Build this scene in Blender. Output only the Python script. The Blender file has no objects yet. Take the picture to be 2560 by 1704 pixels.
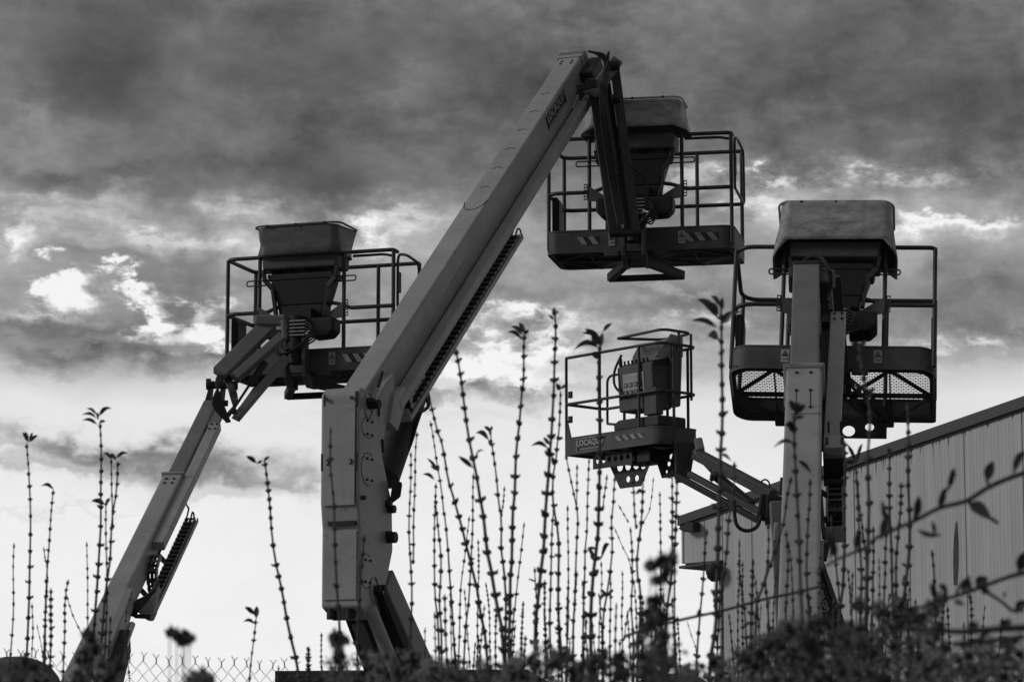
import bpy, bmesh, math, random
from mathutils import Vector, Matrix, noise as mnoise
R = math.radians
random.seed(7)
sc = bpy.context.scene
C = bpy.data.collections.new('scene'); sc.collection.children.link(C)

# ------------------------------------------------------------------ camera
F = 8000.0; YH = 2150.0; CAMZ = 1.6
PITCH = math.atan((YH - 852) / F)
cd = bpy.data.cameras.new('camera'); cam = bpy.data.objects.new('camera', cd); C.objects.link(cam)
cam.location = (0, 0, CAMZ); cam.rotation_euler = (R(90) + PITCH, 0, 0)
cd.sensor_width = 36; cd.lens = F / 2560 * 36; cd.clip_start = .1; cd.clip_end = 3000
cd.dof.use_dof = True; cd.dof.focus_distance = 28.5; cd.dof.aperture_fstop = 11.8; cd.dof.aperture_blades = 7
sc.camera = cam
_cp, _sp = math.cos(PITCH), math.sin(PITCH)

def P(x, y, Y):
    """world point at ground distance Y seen in the direction of photo pixel x, y"""
    cx = (x - 1280) / F; cy = -(y - 852) / F
    d = Vector((cx, _cp - cy * _sp, _sp + cy * _cp))
    return Vector((0, 0, CAMZ)) + d * (Y / d.y)

# ------------------------------------------------------------------ sky, sun, exposure
SUN_AZ, SUN_EL = R(-98), R(26)
w = bpy.data.worlds.new('World'); sc.world = w; w.use_nodes = True
nt = w.node_tree; nt.nodes.clear()
def nd(t, **k):
    n = nt.nodes.new(t)
    for a, v in k.items(): setattr(n, a, v)
    return n
def mth(op, a, b=None, c=None, clamp=False):
    n = nd('ShaderNodeMath', operation=op, use_clamp=clamp)
    for i, v in enumerate((a, b, c)):
        if v is None: continue
        if isinstance(v, (int, float)): n.inputs[i].default_value = v
        else: nt.links.new(v, n.inputs[i])
    return n.outputs[0]
tc = nd('ShaderNodeTexCoord'); sx = nd('ShaderNodeSeparateXYZ'); nt.links.new(tc.outputs['Generated'], sx.inputs[0])
dx, dy, dz = sx.outputs
def noise_tex(scale, sxyz, detail, rough, off=(0, 0, 0), dist=0.0):
    mp = nd('ShaderNodeMapping'); mp.inputs['Scale'].default_value = sxyz; mp.inputs['Location'].default_value = off
    nt.links.new(tc.outputs['Generated'], mp.inputs['Vector'])
    n = nd('ShaderNodeTexNoise'); n.inputs['Scale'].default_value = scale; n.inputs['Detail'].default_value = detail
    n.inputs['Roughness'].default_value = rough; n.inputs['Distortion'].default_value = dist
    nt.links.new(mp.outputs[0], n.inputs['Vector']); return mth('SUBTRACT', n.outputs[0], 0.5)
az = mth('ARCTAN2', dx, dy); el = mth('ARCSINE', dz)
n_big = noise_tex(9, (1, 1, 2.2), 4, .55)
n_mid = noise_tex(22, (1, 1, 1.25), 9, .60, (3, 1, 2), .1)
n_fine = noise_tex(75, (1, 1, 1.9), 9, .62, (7, 5, 1), .15)
n_w1 = noise_tex(30, (1, 1, 1.3), 5, .6, (11, 2, 4))
n_w2 = noise_tex(34, (1, 1, 1.6), 6, .6, (1, 12, 9))
n_streak = noise_tex(20, (1, 1, 2.4), 6, .6, (2, 4, 8), .1)
u0 = mth('MULTIPLY_ADD', az, 8.0, 1.28); v0 = mth('MULTIPLY_ADD', el, -8.0, 2.15)
u = mth('ADD', mth('MULTIPLY_ADD', n_w1, .42, u0), mth('MULTIPLY', n_fine, .16)); v = mth('ADD', mth('MULTIPLY_ADD', n_w2, .26, v0), mth('MULTIPLY', n_fine, .09))
v_soft = mth('ADD', mth('MULTIPLY_ADD', n_big, .16, v0), mth('MULTIPLY', n_w2, .06))
ramp = nd('ShaderNodeValToRGB'); nt.links.new(mth('MULTIPLY_ADD', v_soft, 1 / 14.0, 12 / 14.0), ramp.inputs[0])
prof = [(-12, .455), (-6, .45), (-2.2, .43), (-.7, .42), (0.05, .43), (.30, .43), (.46, .475), (.56, .60), (.65, .645), (.75, .575), (.87, .53), (.925, .76), (1.0, .91), (1.12, .92), (1.3, .945), (1.75, .955), (2.0, .93)]
cr = ramp.color_ramp
while len(cr.elements) > 1: cr.elements.remove(cr.elements[-1])
for i, (vv, val) in enumerate(prof):
    p = (vv + 12) / 14
    e = cr.elements[0] if i == 0 else cr.elements.new(min(1, p))
    e.position = min(1, p); e.color = (val, val, val, 1)
val = ramp.outputs[0]
# banks of cloud: (u, v, half width, half height, brightness change), in thousandths of the photo's pixels
BANKS = [
 (.25, .20, .30, .16, -.07), (.95, .16, .36, .10, -.05), (.70, .45, .30, .055, -.10), (1.9, .12, .5, .12, -.03), (2.35, .28, .25, .06, -.045),
 (.20, .47, .28, .035, -.09), (1.55, .10, .25, .10, .04), (.10, .33, .12, .05, .05), (2.05, .32, .25, .04, .03),
 (.95, .56, .20, .045, .11), (.62, .56, .14, .03, .09), (.42, .62, .30, .03, .10), (.03, .62, .07, .05, .17), (.18, .53, .14, .022, .10),
 (.35, .68, .28, .03, -.10), (.80, .70, .2, .05, -.05),
 (.15, .84, .26, .018, -.10), (.22, .905, .34, .028, -.17), (.62, .905, .15, .02, -.12), (.1, .80, .1, .012, .12),
 (1.30, .79, .14, .045, .17), (1.33, .88, .24, .045, .17), (1.20, .93, .10, .03, .12), (1.40, .84, .10, .03, .10), (1.17, .71, .12, .035, -.10), (1.08, .87, .08, .025, -.10),
 (1.15, .99, .26, .026, -.20), (1.33, .965, .12, .014, .10), (1.05, 1.06, .3, .02, -.04),
 (1.78, .80, .16, .04, .10), (1.70, .86, .14, .03, .08), (1.78, .93, .12, .02, -.06),
 (1.95, .48, .16, .035, .20), (1.92, .56, .10, .03, .17), (1.72, .44, .12, .035, .10), (2.30, .45, .22, .03, .13), (2.42, .60, .18, .022, .20), (2.2, .53, .2, .03, .06),
 (2.45, .74, .30, .075, -.13), (1.95, .70, .12, .05, -.06), (2.42, .875, .14, .02, .12), (2.2, .93, .3, .02, .04),
 (1.60, .74, .2, .03, -.04), (1.62, .62, .15, .03, .04),
 (.28, 1.145, .27, .032, -.40), (.55, 1.185, .22, .036, -.34), (.76, 1.205, .10, .022, -.16), (.10, 1.195, .20, .016, -.16), (.05, 1.115, .10, .012, -.04), (.55, 1.24, .22, .010, -.07), (.10, 1.275, .22, .007, -.05),
 (.03, 1.155, .06, .012, .20), (1.0, 1.10, .12, .02, -.03), (2.25, 1.05, .5, .12, -.03)]
fray = mth('MAXIMUM', mth('ADD', mth('MULTIPLY_ADD', n_fine, 5.0, 1.0), mth('MULTIPLY', n_mid, 1.6)), 0.0)
soft = mth('MULTIPLY_ADD', n_fine, .8, 1.0)
for (bu, bv, ru, rv, amp) in BANKS:
    a = mth('MULTIPLY', mth('SUBTRACT', u, bu), 1 / ru); b = mth('MULTIPLY', mth('SUBTRACT', v, bv), 1 / rv)
    q = mth('ADD', mth('MULTIPLY', a, a), mth('MULTIPLY', b, b))
    g = mth('EXPONENT', mth('MULTIPLY', q, -1.0))
    g = mth('MULTIPLY', g, soft if bv > 1.0 and amp < 0 else fray)
    val = mth('MULTIPLY_ADD', g, amp, val)
# crisp sunlit heads of cloud
PUFFS = [(.145, .738, .095, .040, .34), (.335, .742, .052, .048, .30), (.30, .724, .05, .022, .22), (.41, .838, .15, .046, .34), (.36, .80, .07, .045, .26), (.50, .775, .07, .035, .28), (.54, .86, .08, .03, .22),
 (1.24, .79, .09, .040, .15), (1.36, .81, .10, .035, .16), (1.30, .88, .20, .030, .14), (1.18, .93, .09, .025, .12), (.98, .555, .12, .035, .10), (.90, .60, .09, .03, .12), (.60, .545, .12, .022, .05), (.20, .575, .18, .018, .06), (.04, .60, .10, .05, .10),
 (.44, .63, .14, .022, .05), (1.98, .47, .13, .020, .17), (1.91, .53, .09, .022, .14), (1.72, .45, .10, .025, .10), (2.42, .59, .17, .018, .09), (2.30, .46, .2, .02, .10), (2.42, .885, .10, .014, .12), (1.76, .80, .10, .02, .12), (1.70, .73, .12, .02, .08)]
edge = mth('ADD', mth('MULTIPLY', n_fine, 3.4), mth('MULTIPLY', n_mid, .9))
for (bu, bv, ru, rv, amp) in PUFFS:
    a = mth('MULTIPLY', mth('SUBTRACT', u, bu), 1 / ru); b = mth('MULTIPLY', mth('SUBTRACT', v, bv), 1 / rv)
    g = mth('EXPONENT', mth('MULTIPLY', mth('ADD', mth('MULTIPLY', a, a), mth('MULTIPLY', b, b)), -1.0))
    mr = nd('ShaderNodeMapRange'); mr.interpolation_type = 'SMOOTHSTEP'
    for i, x in zip((1, 2, 3, 4), (.18, .95, 0.0, amp * 1.08)): mr.inputs[i].default_value = x
    nt.links.new(mth('ADD', g, mth('MULTIPLY', edge, mth('MINIMUM', mth('MULTIPLY', g, 2.5), 1.0))), mr.inputs[0])
    val = mth('ADD', val, mr.outputs[0])
# texture of the clouds: strong in the middle belt, faint in the clear band over the horizon
belt = nd('ShaderNodeMapRange'); belt.interpolation_type = 'SMOOTHSTEP'
for i, x in zip((1, 2, 3, 4), (.86, 1.0, 1.0, .10)): belt.inputs[i].default_value = x
nt.links.new(v0, belt.inputs[0])
belt2 = nd('ShaderNodeMapRange'); belt2.interpolation_type = 'SMOOTHSTEP'
for i, x in zip((1, 2, 3, 4), (.35, .6, .92, 1.0)): belt2.inputs[i].default_value = x
nt.links.new(v0, belt2.inputs[0])
tex = mth('ADD', mth('MULTIPLY', n_mid, .52), mth('ADD', mth('MULTIPLY', n_fine, .30), mth('MULTIPLY', n_streak, .18)))
tex = mth('MULTIPLY', tex, mth('MULTIPLY', belt.outputs[0], belt2.outputs[0]))
val = mth('ADD', val, tex)
val = mth('MINIMUM', mth('MAXIMUM', val, .12), .97)
lin = mth('POWER', val, 2.25)
# away from the bright west the low band dims like the rest of the overcast
face = nd('ShaderNodeMapRange'); face.interpolation_type = 'SMOOTHSTEP'
for i, x in zip((1, 2, 3, 4), (-.2, .9, .32, 1.0)): face.inputs[i].default_value = x
nt.links.new(dy, face.inputs[0])
low = nd('ShaderNodeMapRange'); low.interpolation_type = 'SMOOTHSTEP'
for i, x in zip((1, 2, 3, 4), (.25, .6, 0.0, 1.0)): low.inputs[i].default_value = x
nt.links.new(dz, low.inputs[0])
dim = mth('MAXIMUM', face.outputs[0], low.outputs[0])
lin = mth('MULTIPLY', lin, dim)
sky = nd('ShaderNodeTexSky', sky_type='NISHITA'); sky.sun_disc = False; sky.sun_elevation = SUN_EL; sky.sun_rotation = SUN_AZ % (2 * math.pi)
bw = nd('ShaderNodeRGBToBW'); nt.links.new(sky.outputs[0], bw.inputs[0])
tot = mth('MULTIPLY_ADD', lin, 9.6, mth('MULTIPLY', bw.outputs[0], .03))
bg = nd('ShaderNodeBackground'); bg.inputs['Strength'].default_value = .10; nt.links.new(tot, bg.inputs[0])
wo = nd('ShaderNodeOutputWorld'); nt.links.new(bg.outputs[0], wo.inputs[0])
w.cycles.sampling_method = 'MANUAL'; w.cycles.sample_map_resolution = 512

sl = bpy.data.lights.new('sun', 'SUN'); so = bpy.data.objects.new('sun', sl); C.objects.link(so)
sl.energy = .88; sl.angle = R(14); sl.color = (1, 1, 1)
sdir = Vector((math.sin(SUN_AZ) * math.cos(SUN_EL), math.cos(SUN_AZ) * math.cos(SUN_EL), math.sin(SUN_EL)))
so.rotation_euler = sdir.to_track_quat('Z', 'Y').to_euler(); so.location = sdir * 60
sc.view_settings.view_transform = 'Standard'; sc.view_settings.look = 'None'
sc.view_settings.exposure = 0; sc.view_settings.gamma = 1; sc.view_settings.use_curve_mapping = False

# ------------------------------------------------------------------ materials
def material(name, col, rough=.5, metal=0, var=.3, scale=6, stretch=(1, 1, 1), bump=.1, bscale=60, spec=.5, dark=None, grime=0):
    m = bpy.data.materials.new(name); m.use_nodes = True; t = m.node_tree; t.nodes.clear()
    o = t.nodes.new('ShaderNodeOutputMaterial'); b = t.nodes.new('ShaderNodeBsdfPrincipled'); t.links.new(b.outputs[0], o.inputs[0])
    b.inputs['Roughness'].default_value = rough; b.inputs['Metallic'].default_value = metal; b.inputs['Specular IOR Level'].default_value = spec
    c = t.nodes.new('ShaderNodeTexCoord'); mp = t.nodes.new('ShaderNodeMapping'); mp.inputs['Scale'].default_value = stretch
    t.links.new(c.outputs['Object'], mp.inputs[0])
    n = t.nodes.new('ShaderNodeTexNoise'); n.inputs['Scale'].default_value = scale; n.inputs['Detail'].default_value = 8; n.inputs['Roughness'].default_value = .65
    t.links.new(mp.outputs[0], n.inputs[0])
    r = t.nodes.new('ShaderNodeValToRGB'); r.color_ramp.elements[0].position = .3; r.color_ramp.elements[1].position = .7
    lo, hi = col * (1 - var), min(1, col * (1 + var)); r.color_ramp.elements[0].color = (lo, lo, lo, 1); r.color_ramp.elements[1].color = (hi, hi, hi, 1)
    t.links.new(n.outputs[0], r.inputs[0]); out = r.outputs[0]
    if grime:
        n2 = t.nodes.new('ShaderNodeTexNoise'); n2.inputs['Scale'].default_value = scale * 4.7; n2.inputs['Detail'].default_value = 10; n2.inputs['Roughness'].default_value = .75
        t.links.new(c.outputs['Object'], n2.inputs[0])
        r2 = t.nodes.new('ShaderNodeValToRGB'); r2.color_ramp.elements[0].position = .585; r2.color_ramp.elements[1].position = .72
        r2.color_ramp.elements[0].color = (0, 0, 0, 1); r2.color_ramp.elements[1].color = (grime, grime, grime, 1)
        t.links.new(n2.outputs[0], r2.inputs[0])
        mx = t.nodes.new('ShaderNodeMixRGB'); t.links.new(r2.outputs[0], mx.inputs[0]); t.links.new(out, mx.inputs[1])
        d = col * .3; mx.inputs[2].default_value = (d, d, d, 1); out = mx.outputs[0]
    if name == 'boom_paint':
        # long thin runs and scrapes
        mp4 = t.nodes.new('ShaderNodeMapping'); mp4.inputs['Scale'].default_value = (14, 14, 1.6); t.links.new(c.outputs['Object'], mp4.inputs[0])
        n4 = t.nodes.new('ShaderNodeTexNoise'); n4.inputs['Scale'].default_value = 3.5; n4.inputs['Detail'].default_value = 9; n4.inputs['Roughness'].default_value = .7; t.links.new(mp4.outputs[0], n4.inputs[0])
        r4 = t.nodes.new('ShaderNodeValToRGB'); r4.color_ramp.elements[0].position = .50; r4.color_ramp.elements[1].position = .78; r4.color_ramp.elements[0].color = (0, 0, 0, 1); r4.color_ramp.elements[1].color = (.30, .30, .30, 1)
        t.links.new(n4.outputs[0], r4.inputs[0]); mx4 = t.nodes.new('ShaderNodeMixRGB'); t.links.new(r4.outputs[0], mx4.inputs[0]); t.links.new(out, mx4.inputs[1]); mx4.inputs[2].default_value = (.10, .10, .10, 1); out = mx4.outputs[0]
    t.links.new(out, b.inputs['Base Color'])
    if bump:
        n3 = t.nodes.new('ShaderNodeTexNoise'); n3.inputs['Scale'].default_value = bscale; n3.inputs['Detail'].default_value = 4
        t.links.new(mp.outputs[0], n3.inputs[0])
        bp = t.nodes.new('ShaderNodeBump'); bp.inputs['Strength'].default_value = bump; bp.inputs['Distance'].default_value = .01
        t.links.new(n3.outputs[0], bp.inputs['Height']); t.links.new(bp.outputs[0], b.inputs['Normal'])
    return m
M = {}
M['paint'] = material('boom_paint', .39, .45, 0, .16, 2.6, bump=.08, bscale=30, grime=.85)
M['paint2'] = material('link_paint', .20, .45, 0, .15, 3, bump=.05, grime=.6)
M['steel'] = material('dark_steel', .030, .6, 0, .3, 6, bump=.15, grime=.5)
M['rail'] = material('rail_paint', .045, .45, 0, .25, 8, bump=.08, grime=.5)
M['toe'] = material('toeboard_paint', .085, .6, 0, .35, 4, bump=.15, grime=.95)
M['black'] = material('black_plastic', .012, .6, 0, .3, 8, bump=.1)
M['rubber'] = material('rubber_hose', .018, .5, 0, .2, 8, bump=.1)
M['cover'] = material('cover_vinyl', .12, .5, 0, .32, 5, (1, 1, 2.2), .5, 7, grime=.4)
M['coverlight'] = material('cover_vinyl_faded', .34, .5, 0, .5, 6, (1, 1, 2.2), .5, 7, grime=.4)
M['white'] = material('decal_white', .42, .6, 0, .12, 12, bump=0, grime=.4)
M['print'] = material('decal_print', .02, .5, 0, .2, 12, bump=0)
M['chrome'] = material('bright_rod', .55, .25, .9, .1, 10, bump=.02)
M['galv'] = material('galvanised', .45, .45, .5, .2, 10, bump=.1, grime=.3)
M['chain'] = material('chain_link_plastic', .07, .45, 0, .3, 20, bump=.1)
M['chain_l'] = material('chain_link_worn', .30, .5, 0, .35, 30, bump=.1, grime=.6)
M['stem'] = material('stem_bark', .07, .7, 0, .35, 60, bump=.2)
M['bud'] = M['stem']
M['leaf'] = material('leaf_green', .06, .5, 0, .3, 30, bump=.1)
M['flower'] = material('seed_head', .03, .85, 0, .5, 14, bump=0)
M['ivy'] = material('shrub_leaf', .32, .55, 0, .55, 9, bump=0)
for k_, a_ in (('ivy', .5), ('leaf', .28)):
    t_ = M[k_].node_tree; p_ = t_.nodes['Principled BSDF']; o_ = t_.nodes['Material Output']; tr_ = t_.nodes.new('ShaderNodeBsdfTranslucent'); mx_ = t_.nodes.new('ShaderNodeMixShader')
    mx_.inputs[0].default_value = a_; t_.links.new(p_.inputs['Base Color'].links[0].from_socket, tr_.inputs[0]); t_.links.new(p_.outputs[0], mx_.inputs[1]); t_.links.new(tr_.outputs[0], mx_.inputs[2]); t_.links.new(mx_.outputs[0], o_.inputs[0])
M['ground'] = material('ground_gravel', .16, .9, 0, .3, 1.5, bump=.4, bscale=8)
M['earth'] = material('mound_earth', .11, .95, 0, .5, 5, bump=.7, bscale=5, grime=.7)
M['fascia'] = material('roof_fascia', .055, .5, 0, .15, 1.2, bump=.05)
M['panel'] = material('wall_sheet', .56, .55, 0, .15, 7, (1, 1, .04), .1, 20, grime=.2)
M['trim'] = material('wall_trim', .10, .6, 0, .2, 3)
M['stain'] = material('water_stain', .09, .9, 0, .4, 6, bump=0)
M['wire'] = material('fence_wire', .14, .5, .5, .25, 30, bump=.1)
M['cont'] = material('container_paint', .06, .6, 0, .35, 3, (1, 1, .4), .2, 12, grime=.5)
M['glass'] = material('lamp_glass', .3, .1, 0, .1, 5, bump=0)

# ------------------------------------------------------------------ mesh tools
def frame(p0, p1, up=Vector((0, 0, 1))):
    y = (p1 - p0).normalized(); x = y.cross(up).normalized(); z = x.cross(y)
    m = Matrix((x, y, z)).transposed().to_4x4(); m.translation = p0; return m
class MB:
    def __init__(s, T=None): s.v = []; s.f = []; s.m = []; s.T = T or Matrix(); s.mi = 0; s.smooth = False
    def add(s, vs, fs):
        b = len(s.v); s.v += [s.T @ Vector(q) for q in vs]; s.f += [tuple(i + b for i in f) for f in fs]; s.m += [s.mi] * len(fs); return s
    def box(s, c, d, rot=None):
        c = Vector(c); h = [x / 2 for x in d]
        vs = [Vector((i * h[0], j * h[1], k * h[2])) for i in (-1, 1) for j in (-1, 1) for k in (-1, 1)]
        if rot is not None: vs = [rot @ q for q in vs]
        return s.add([c + q for q in vs], [(0, 1, 3, 2), (4, 6, 7, 5), (0, 4, 5, 1), (2, 3, 7, 6), (0, 2, 6, 4), (1, 5, 7, 3)])
    def beam(s, p0, p1, w_, h_, up=(0, 0, 1), w2=None, h2=None):
        p0, p1 = Vector(p0), Vector(p1); y = (p1 - p0).normalized(); up = Vector(up)
        if abs(y.dot(up)) > .98: up = Vector((0, 1, 0))
        x = y.cross(up).normalized(); z = x.cross(y)
        w2 = w2 or w_; h2 = h2 or h_; vs = []
        for p, a, b in ((p0, w_, h_), (p1, w2, h2)):
            vs += [p - x * a / 2 - z * b / 2, p + x * a / 2 - z * b / 2, p + x * a / 2 + z * b / 2, p - x * a / 2 + z * b / 2]
        return s.add(vs, [(0, 1, 2, 3), (7, 6, 5, 4), (0, 4, 5, 1), (1, 5, 6, 2), (2, 6, 7, 3), (3, 7, 4, 0)])
    def prism(s, pts, axis, t0, t1):
        """polygon pts (a,b) in the plane across axis, pulled from t0 to t1 along it"""
        def mk(a, b, t):
            return {'x': (t, a, b), 'y': (a, t, b), 'z': (a, b, t)}[axis]
        n = len(pts); vs = [mk(a, b, t0) for a, b in pts] + [mk(a, b, t1) for a, b in pts]
        fs = [tuple(range(n)), tuple(range(2 * n - 1, n - 1, -1))] + [(i, i + n, (i + 1) % n + n, (i + 1) % n) for i in range(n)]
        return s.add(vs, fs)
    def tube(s, pts, r, n=8, closed=False, caps=True):
        pts = [Vector(p) for p in pts]; k = len(pts); rs = r if isinstance(r, (list, tuple)) else [r] * k
        vs = []; prev = None
        for i, p in enumerate(pts):
            a = pts[(i - 1) % k] if (closed or i > 0) else p; b = pts[(i + 1) % k] if (closed or i < k - 1) else p
            t = (b - a).normalized() if (b - a).length > 1e-9 else Vector((0, 0, 1))
            if prev is None: ref = Vector((0, 0, 1)) if abs(t.z) < .9 else Vector((1, 0, 0)); x = t.cross(ref).normalized()
            else: x = (prev - t * prev.dot(t)); x = x.normalized() if x.length > 1e-6 else t.orthogonal().normalized()
            prev = x; y = t.cross(x)
            vs += [p + (x * math.cos(q) + y * math.sin(q)) * rs[i] for q in [2 * math.pi * j / n for j in range(n)]]
        fs = []
        for i in range(k if closed else k - 1):
            j = (i + 1) % k
            fs += [(i * n + q, i * n + (q + 1) % n, j * n + (q + 1) % n, j * n + q) for q in range(n)]
        if caps and not closed: fs += [tuple(range(n - 1, -1, -1)), tuple((k - 1) * n + q for q in range(n))]
        return s.add(vs, fs)
    def cyl(s, p0, p1, r, n=16, r2=None): return s.tube([p0, p1], [r, r2 or r], n)
    def strip(s, path, z0, z1, t, closed=True):
        """upright plate of thickness t along a plan path"""
        k = len(path); nrm = []
        for i in range(k):
            a = Vector(path[(i - 1) % k] if (closed or i) else path[i]); b = Vector(path[(i + 1) % k] if (closed or i < k - 1) else path[i])
            d = (b - a); d = Vector((d.x, d.y)).normalized(); nrm.append(Vector((d.y, -d.x)))
        vs = []
        for p, q in zip(path, nrm):
            for off in (0, -t):
                for z in (z0, z1): vs.append((p[0] + q.x * off, p[1] + q.y * off, z))
        fs = []
        for i in range(k if closed else k - 1):
            a, b = i * 4, ((i + 1) % k) * 4
            fs += [(a, b, b + 1, a + 1), (a + 2, a + 3, b + 3, b + 2), (a + 1, b + 1, b + 3, a + 3), (a, a + 2, b + 2, b)]
        if not closed: fs += [(0, 1, 3, 2), tuple((k - 1) * 4 + q for q in (0, 2, 3, 1))]
        return s.add(vs, fs)
    def mesh(s, name, mats, org=(0, 0, 0)):
        me = bpy.data.meshes.new(name); org = Vector(org)
        me.from_pydata([q - org for q in s.v], [], s.f)
        for mm in (mats if isinstance(mats, (list, tuple)) else [mats]): me.materials.append(M[mm] if isinstance(mm, str) else mm)
        me.polygons.foreach_set('material_index', s.m)
        bm = bmesh.new(); bm.from_mesh(me); bmesh.ops.recalc_face_normals(bm, faces=bm.faces); bm.to_mesh(me); bm.free()
        return me
    def build(s, name, mats, parent=None, bevel=0, smooth=False, kind=None, label=None, seg=2):
        org = ORG[0]; me = s.mesh(name, mats, org if parent is not None else (0, 0, 0))
        o = bpy.data.objects.new(name, me); C.objects.link(o)
        if parent is not None: o.parent = parent
        if smooth:
            me.polygons.foreach_set('use_smooth', [True] * len(me.polygons))
            md = o.modifiers.new('edges', 'EDGE_SPLIT'); md.split_angle = R(38)
        if bevel:
            md = o.modifiers.new('bevel', 'BEVEL'); md.width = bevel; md.segments = seg; md.limit_method = 'ANGLE'; md.angle_limit = R(40); md.harden_normals = False
        if kind: o['kind'] = kind
        if label: o['label'] = label
        return o
ORG = [Vector((0, 0, 0))]
def thing(name, label, cat, loc, group=None):
    o = bpy.data.objects.new(name, None); C.objects.link(o); o.location = loc; o['label'] = label; o['category'] = cat
    o.empty_display_size = .2
    if group: o['group'] = group
    ORG[0] = Vector(loc); return o
def tag(o, label, cat, group=None, kind=None):
    if label: o['label'] = label
    if cat: o['category'] = cat
    if group: o['group'] = group
    if kind: o['kind'] = kind
    return o
def rrect(x0, x1, y0, y1, rs, n=6):
    """plan path, counter-clockwise; rs = radius at (x0,y0), (x1,y0), (x1,y1), (x0,y1)"""
    out = []
    for (cx, cy, a0, r) in ((x0 + rs[0], y0 + rs[0], 180, rs[0]), (x1 - rs[1], y0 + rs[1], 270, rs[1]), (x1 - rs[2], y1 - rs[2], 0, rs[2]), (x0 + rs[3], y1 - rs[3], 90, rs[3])):
        for i in range(n + 1):
            a = R(a0 + 90 * i / n); out.append((cx + r * math.cos(a), cy + r * math.sin(a)))
    return out
def fillet(pts, r, n=5):
    pts = [Vector(p) for p in pts]; out = [pts[0]]
    for a, b, c in zip(pts, pts[1:], pts[2:]):
        d1 = (a - b); d2 = (c - b); q = min(r, d1.length * .45, d2.length * .45); s0 = b + d1.normalized() * q; s1 = b + d2.normalized() * q
        for i in range(n + 1):
            t = i / n; out.append(s0 * (1 - t) ** 2 + b * 2 * t * (1 - t) + s1 * t * t)
    out.append(pts[-1]); return out
def spline(pts, n=6):
    pts = [Vector(p) for p in pts]; out = []
    q = [pts[0] * 2 - pts[1]] + pts + [pts[-1] * 2 - pts[-2]]
    for i in range(1, len(q) - 2):
        for j in range(n):
            t = j / n; a, b, c, d = q[i - 1], q[i], q[i + 1], q[i + 2]
            out.append(.5 * ((2 * b) + (c - a) * t + (2 * a - 5 * b + 4 * c - d) * t * t + (3 * b - a - 3 * c + d) * t ** 3))
    out.append(pts[-1]); return out
def hose(pts, r, parent, name='hose', mat='rubber'):
    return MB().tube(spline(pts), r, 8).build(name, mat, parent, smooth=True)
def text_mesh(body, T, size, mb):
    cu = bpy.data.curves.new('txt', 'FONT'); cu.body = body; cu.size = size; cu.align_x = 'CENTER'; cu.align_y = 'CENTER'; cu.offset = size * .035; cu.resolution_u = 3
    o = bpy.data.objects.new('txt', cu); C.objects.link(o); bpy.context.view_layer.update()
    me = bpy.data.meshes.new_from_object(o.evaluated_get(bpy.context.evaluated_depsgraph_get()))
    old = mb.T; mb.T = old @ T; mb.add([q.co.copy() for q in me.vertices], [tuple(p.vertices) for p in me.polygons]); mb.T = old
    bpy.data.objects.remove(o); bpy.data.meshes.remove(me); bpy.data.curves.remove(cu)
# ------------------------------------------------------------------ ground, mounds, hall
g = MB(); g.add([(-900, -300, 0), (900, -300, 0), (900, 1500, 0), (-900, 1500, 0)], [(0, 1, 2, 3)])
tag(g.build('ground', 'ground'), None, None, kind='structure')

def mound(px0, px1, ytop, Y, name, label, seed):
    a, b = P(px0, ytop, Y), P(px1, ytop, Y); cx = (a.x + b.x) / 2; rx = (b.x - a.x) / 2; hz = a.z
    m = MB(); n = 40; k = 16; vs = [(cx, Y, hz)]; fs = []
    for i in range(1, k + 1):
        for j in range(n):
            t = i / k; an = 2 * math.pi * j / n
            nn = mnoise.noise(Vector((math.cos(an) * t * 2 + seed, math.sin(an) * t * 2, seed))) + .5 * mnoise.noise(Vector((math.cos(an) * t * 7 + seed, math.sin(an) * t * 7, seed)))
            z = hz * (1 - t ** 3.2) * (1 + .012 * nn * min(1, t * 3))
            rr = t * (1 + .12 * nn); vs.append((cx + rr * rx * math.cos(an) * 1.25, Y + rr * 1.6 * math.sin(an), max(z, -.05)))
    fs += [(0, 1 + j, 1 + (j + 1) % n) for j in range(n)]
    for i in range(k - 1):
        fs += [(1 + i * n + j, 1 + (i + 1) * n + j, 1 + (i + 1) * n + (j + 1) % n, 1 + i * n + (j + 1) % n) for j in range(n)]
    m.add(vs, fs); o = m.build(name, 'earth', smooth=True); tag(o, label, 'mound', 'dark mounds behind the fence')
mound(-160, 245, 1643, 20, 'earth_mound', 'rounded dark mound behind the wire fence at the far left edge', 3)
mound(1420, 1930, 1686, 22, 'earth_mound', 'low dark mound top below the small lift platform, between the stems', 9)

# hall: gable wall running away to the left
WD = Vector((.683, -.73, 0)); WN = Vector((-.73, -.683, 0))
corner = P(1808, 2150, 50); corner.z = 0
def wall(s, z, out=0.0): q = corner + WD * s + WN * out; return Vector((q.x, q.y, z))
def roofz(s): return 6.93 + (s + .8) * (1.14 / 6.68) - .06
def s_at(px):
    k = (px - 1280) / F
    return (k * _k0(corner.y) - corner.x) / (WD.x - k * WD.y)
def _k0(y): return y
hall = thing('industrial_hall', 'pale sheet metal hall with dark sloping roof edge at the right', 'building', wall(0, 0))
seams = [-.80, -.36]; 
body = MB(); S1 = 11.0
def wallprism(m, s0, s1, zb0, zb1, zt0, zt1, o0, o1):
    vs = [wall(s0, zb0, o0), wall(s1, zb1, o0), wall(s1, zt1, o0), wall(s0, zt0, o0), wall(s0, zb0, o1), wall(s1, zb1, o1), wall(s1, zt1, o1), wall(s0, zt0, o1)]
    m.add(vs, [(0, 1, 2, 3), (7, 6, 5, 4), (0, 4, 5, 1), (1, 5, 6, 2), (2, 6, 7, 3), (3, 7, 4, 0)])
wallprism(body, 0.0, S1, 0, 0, roofz(0) - .05, roofz(S1) - .05, -.05, -12)
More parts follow.
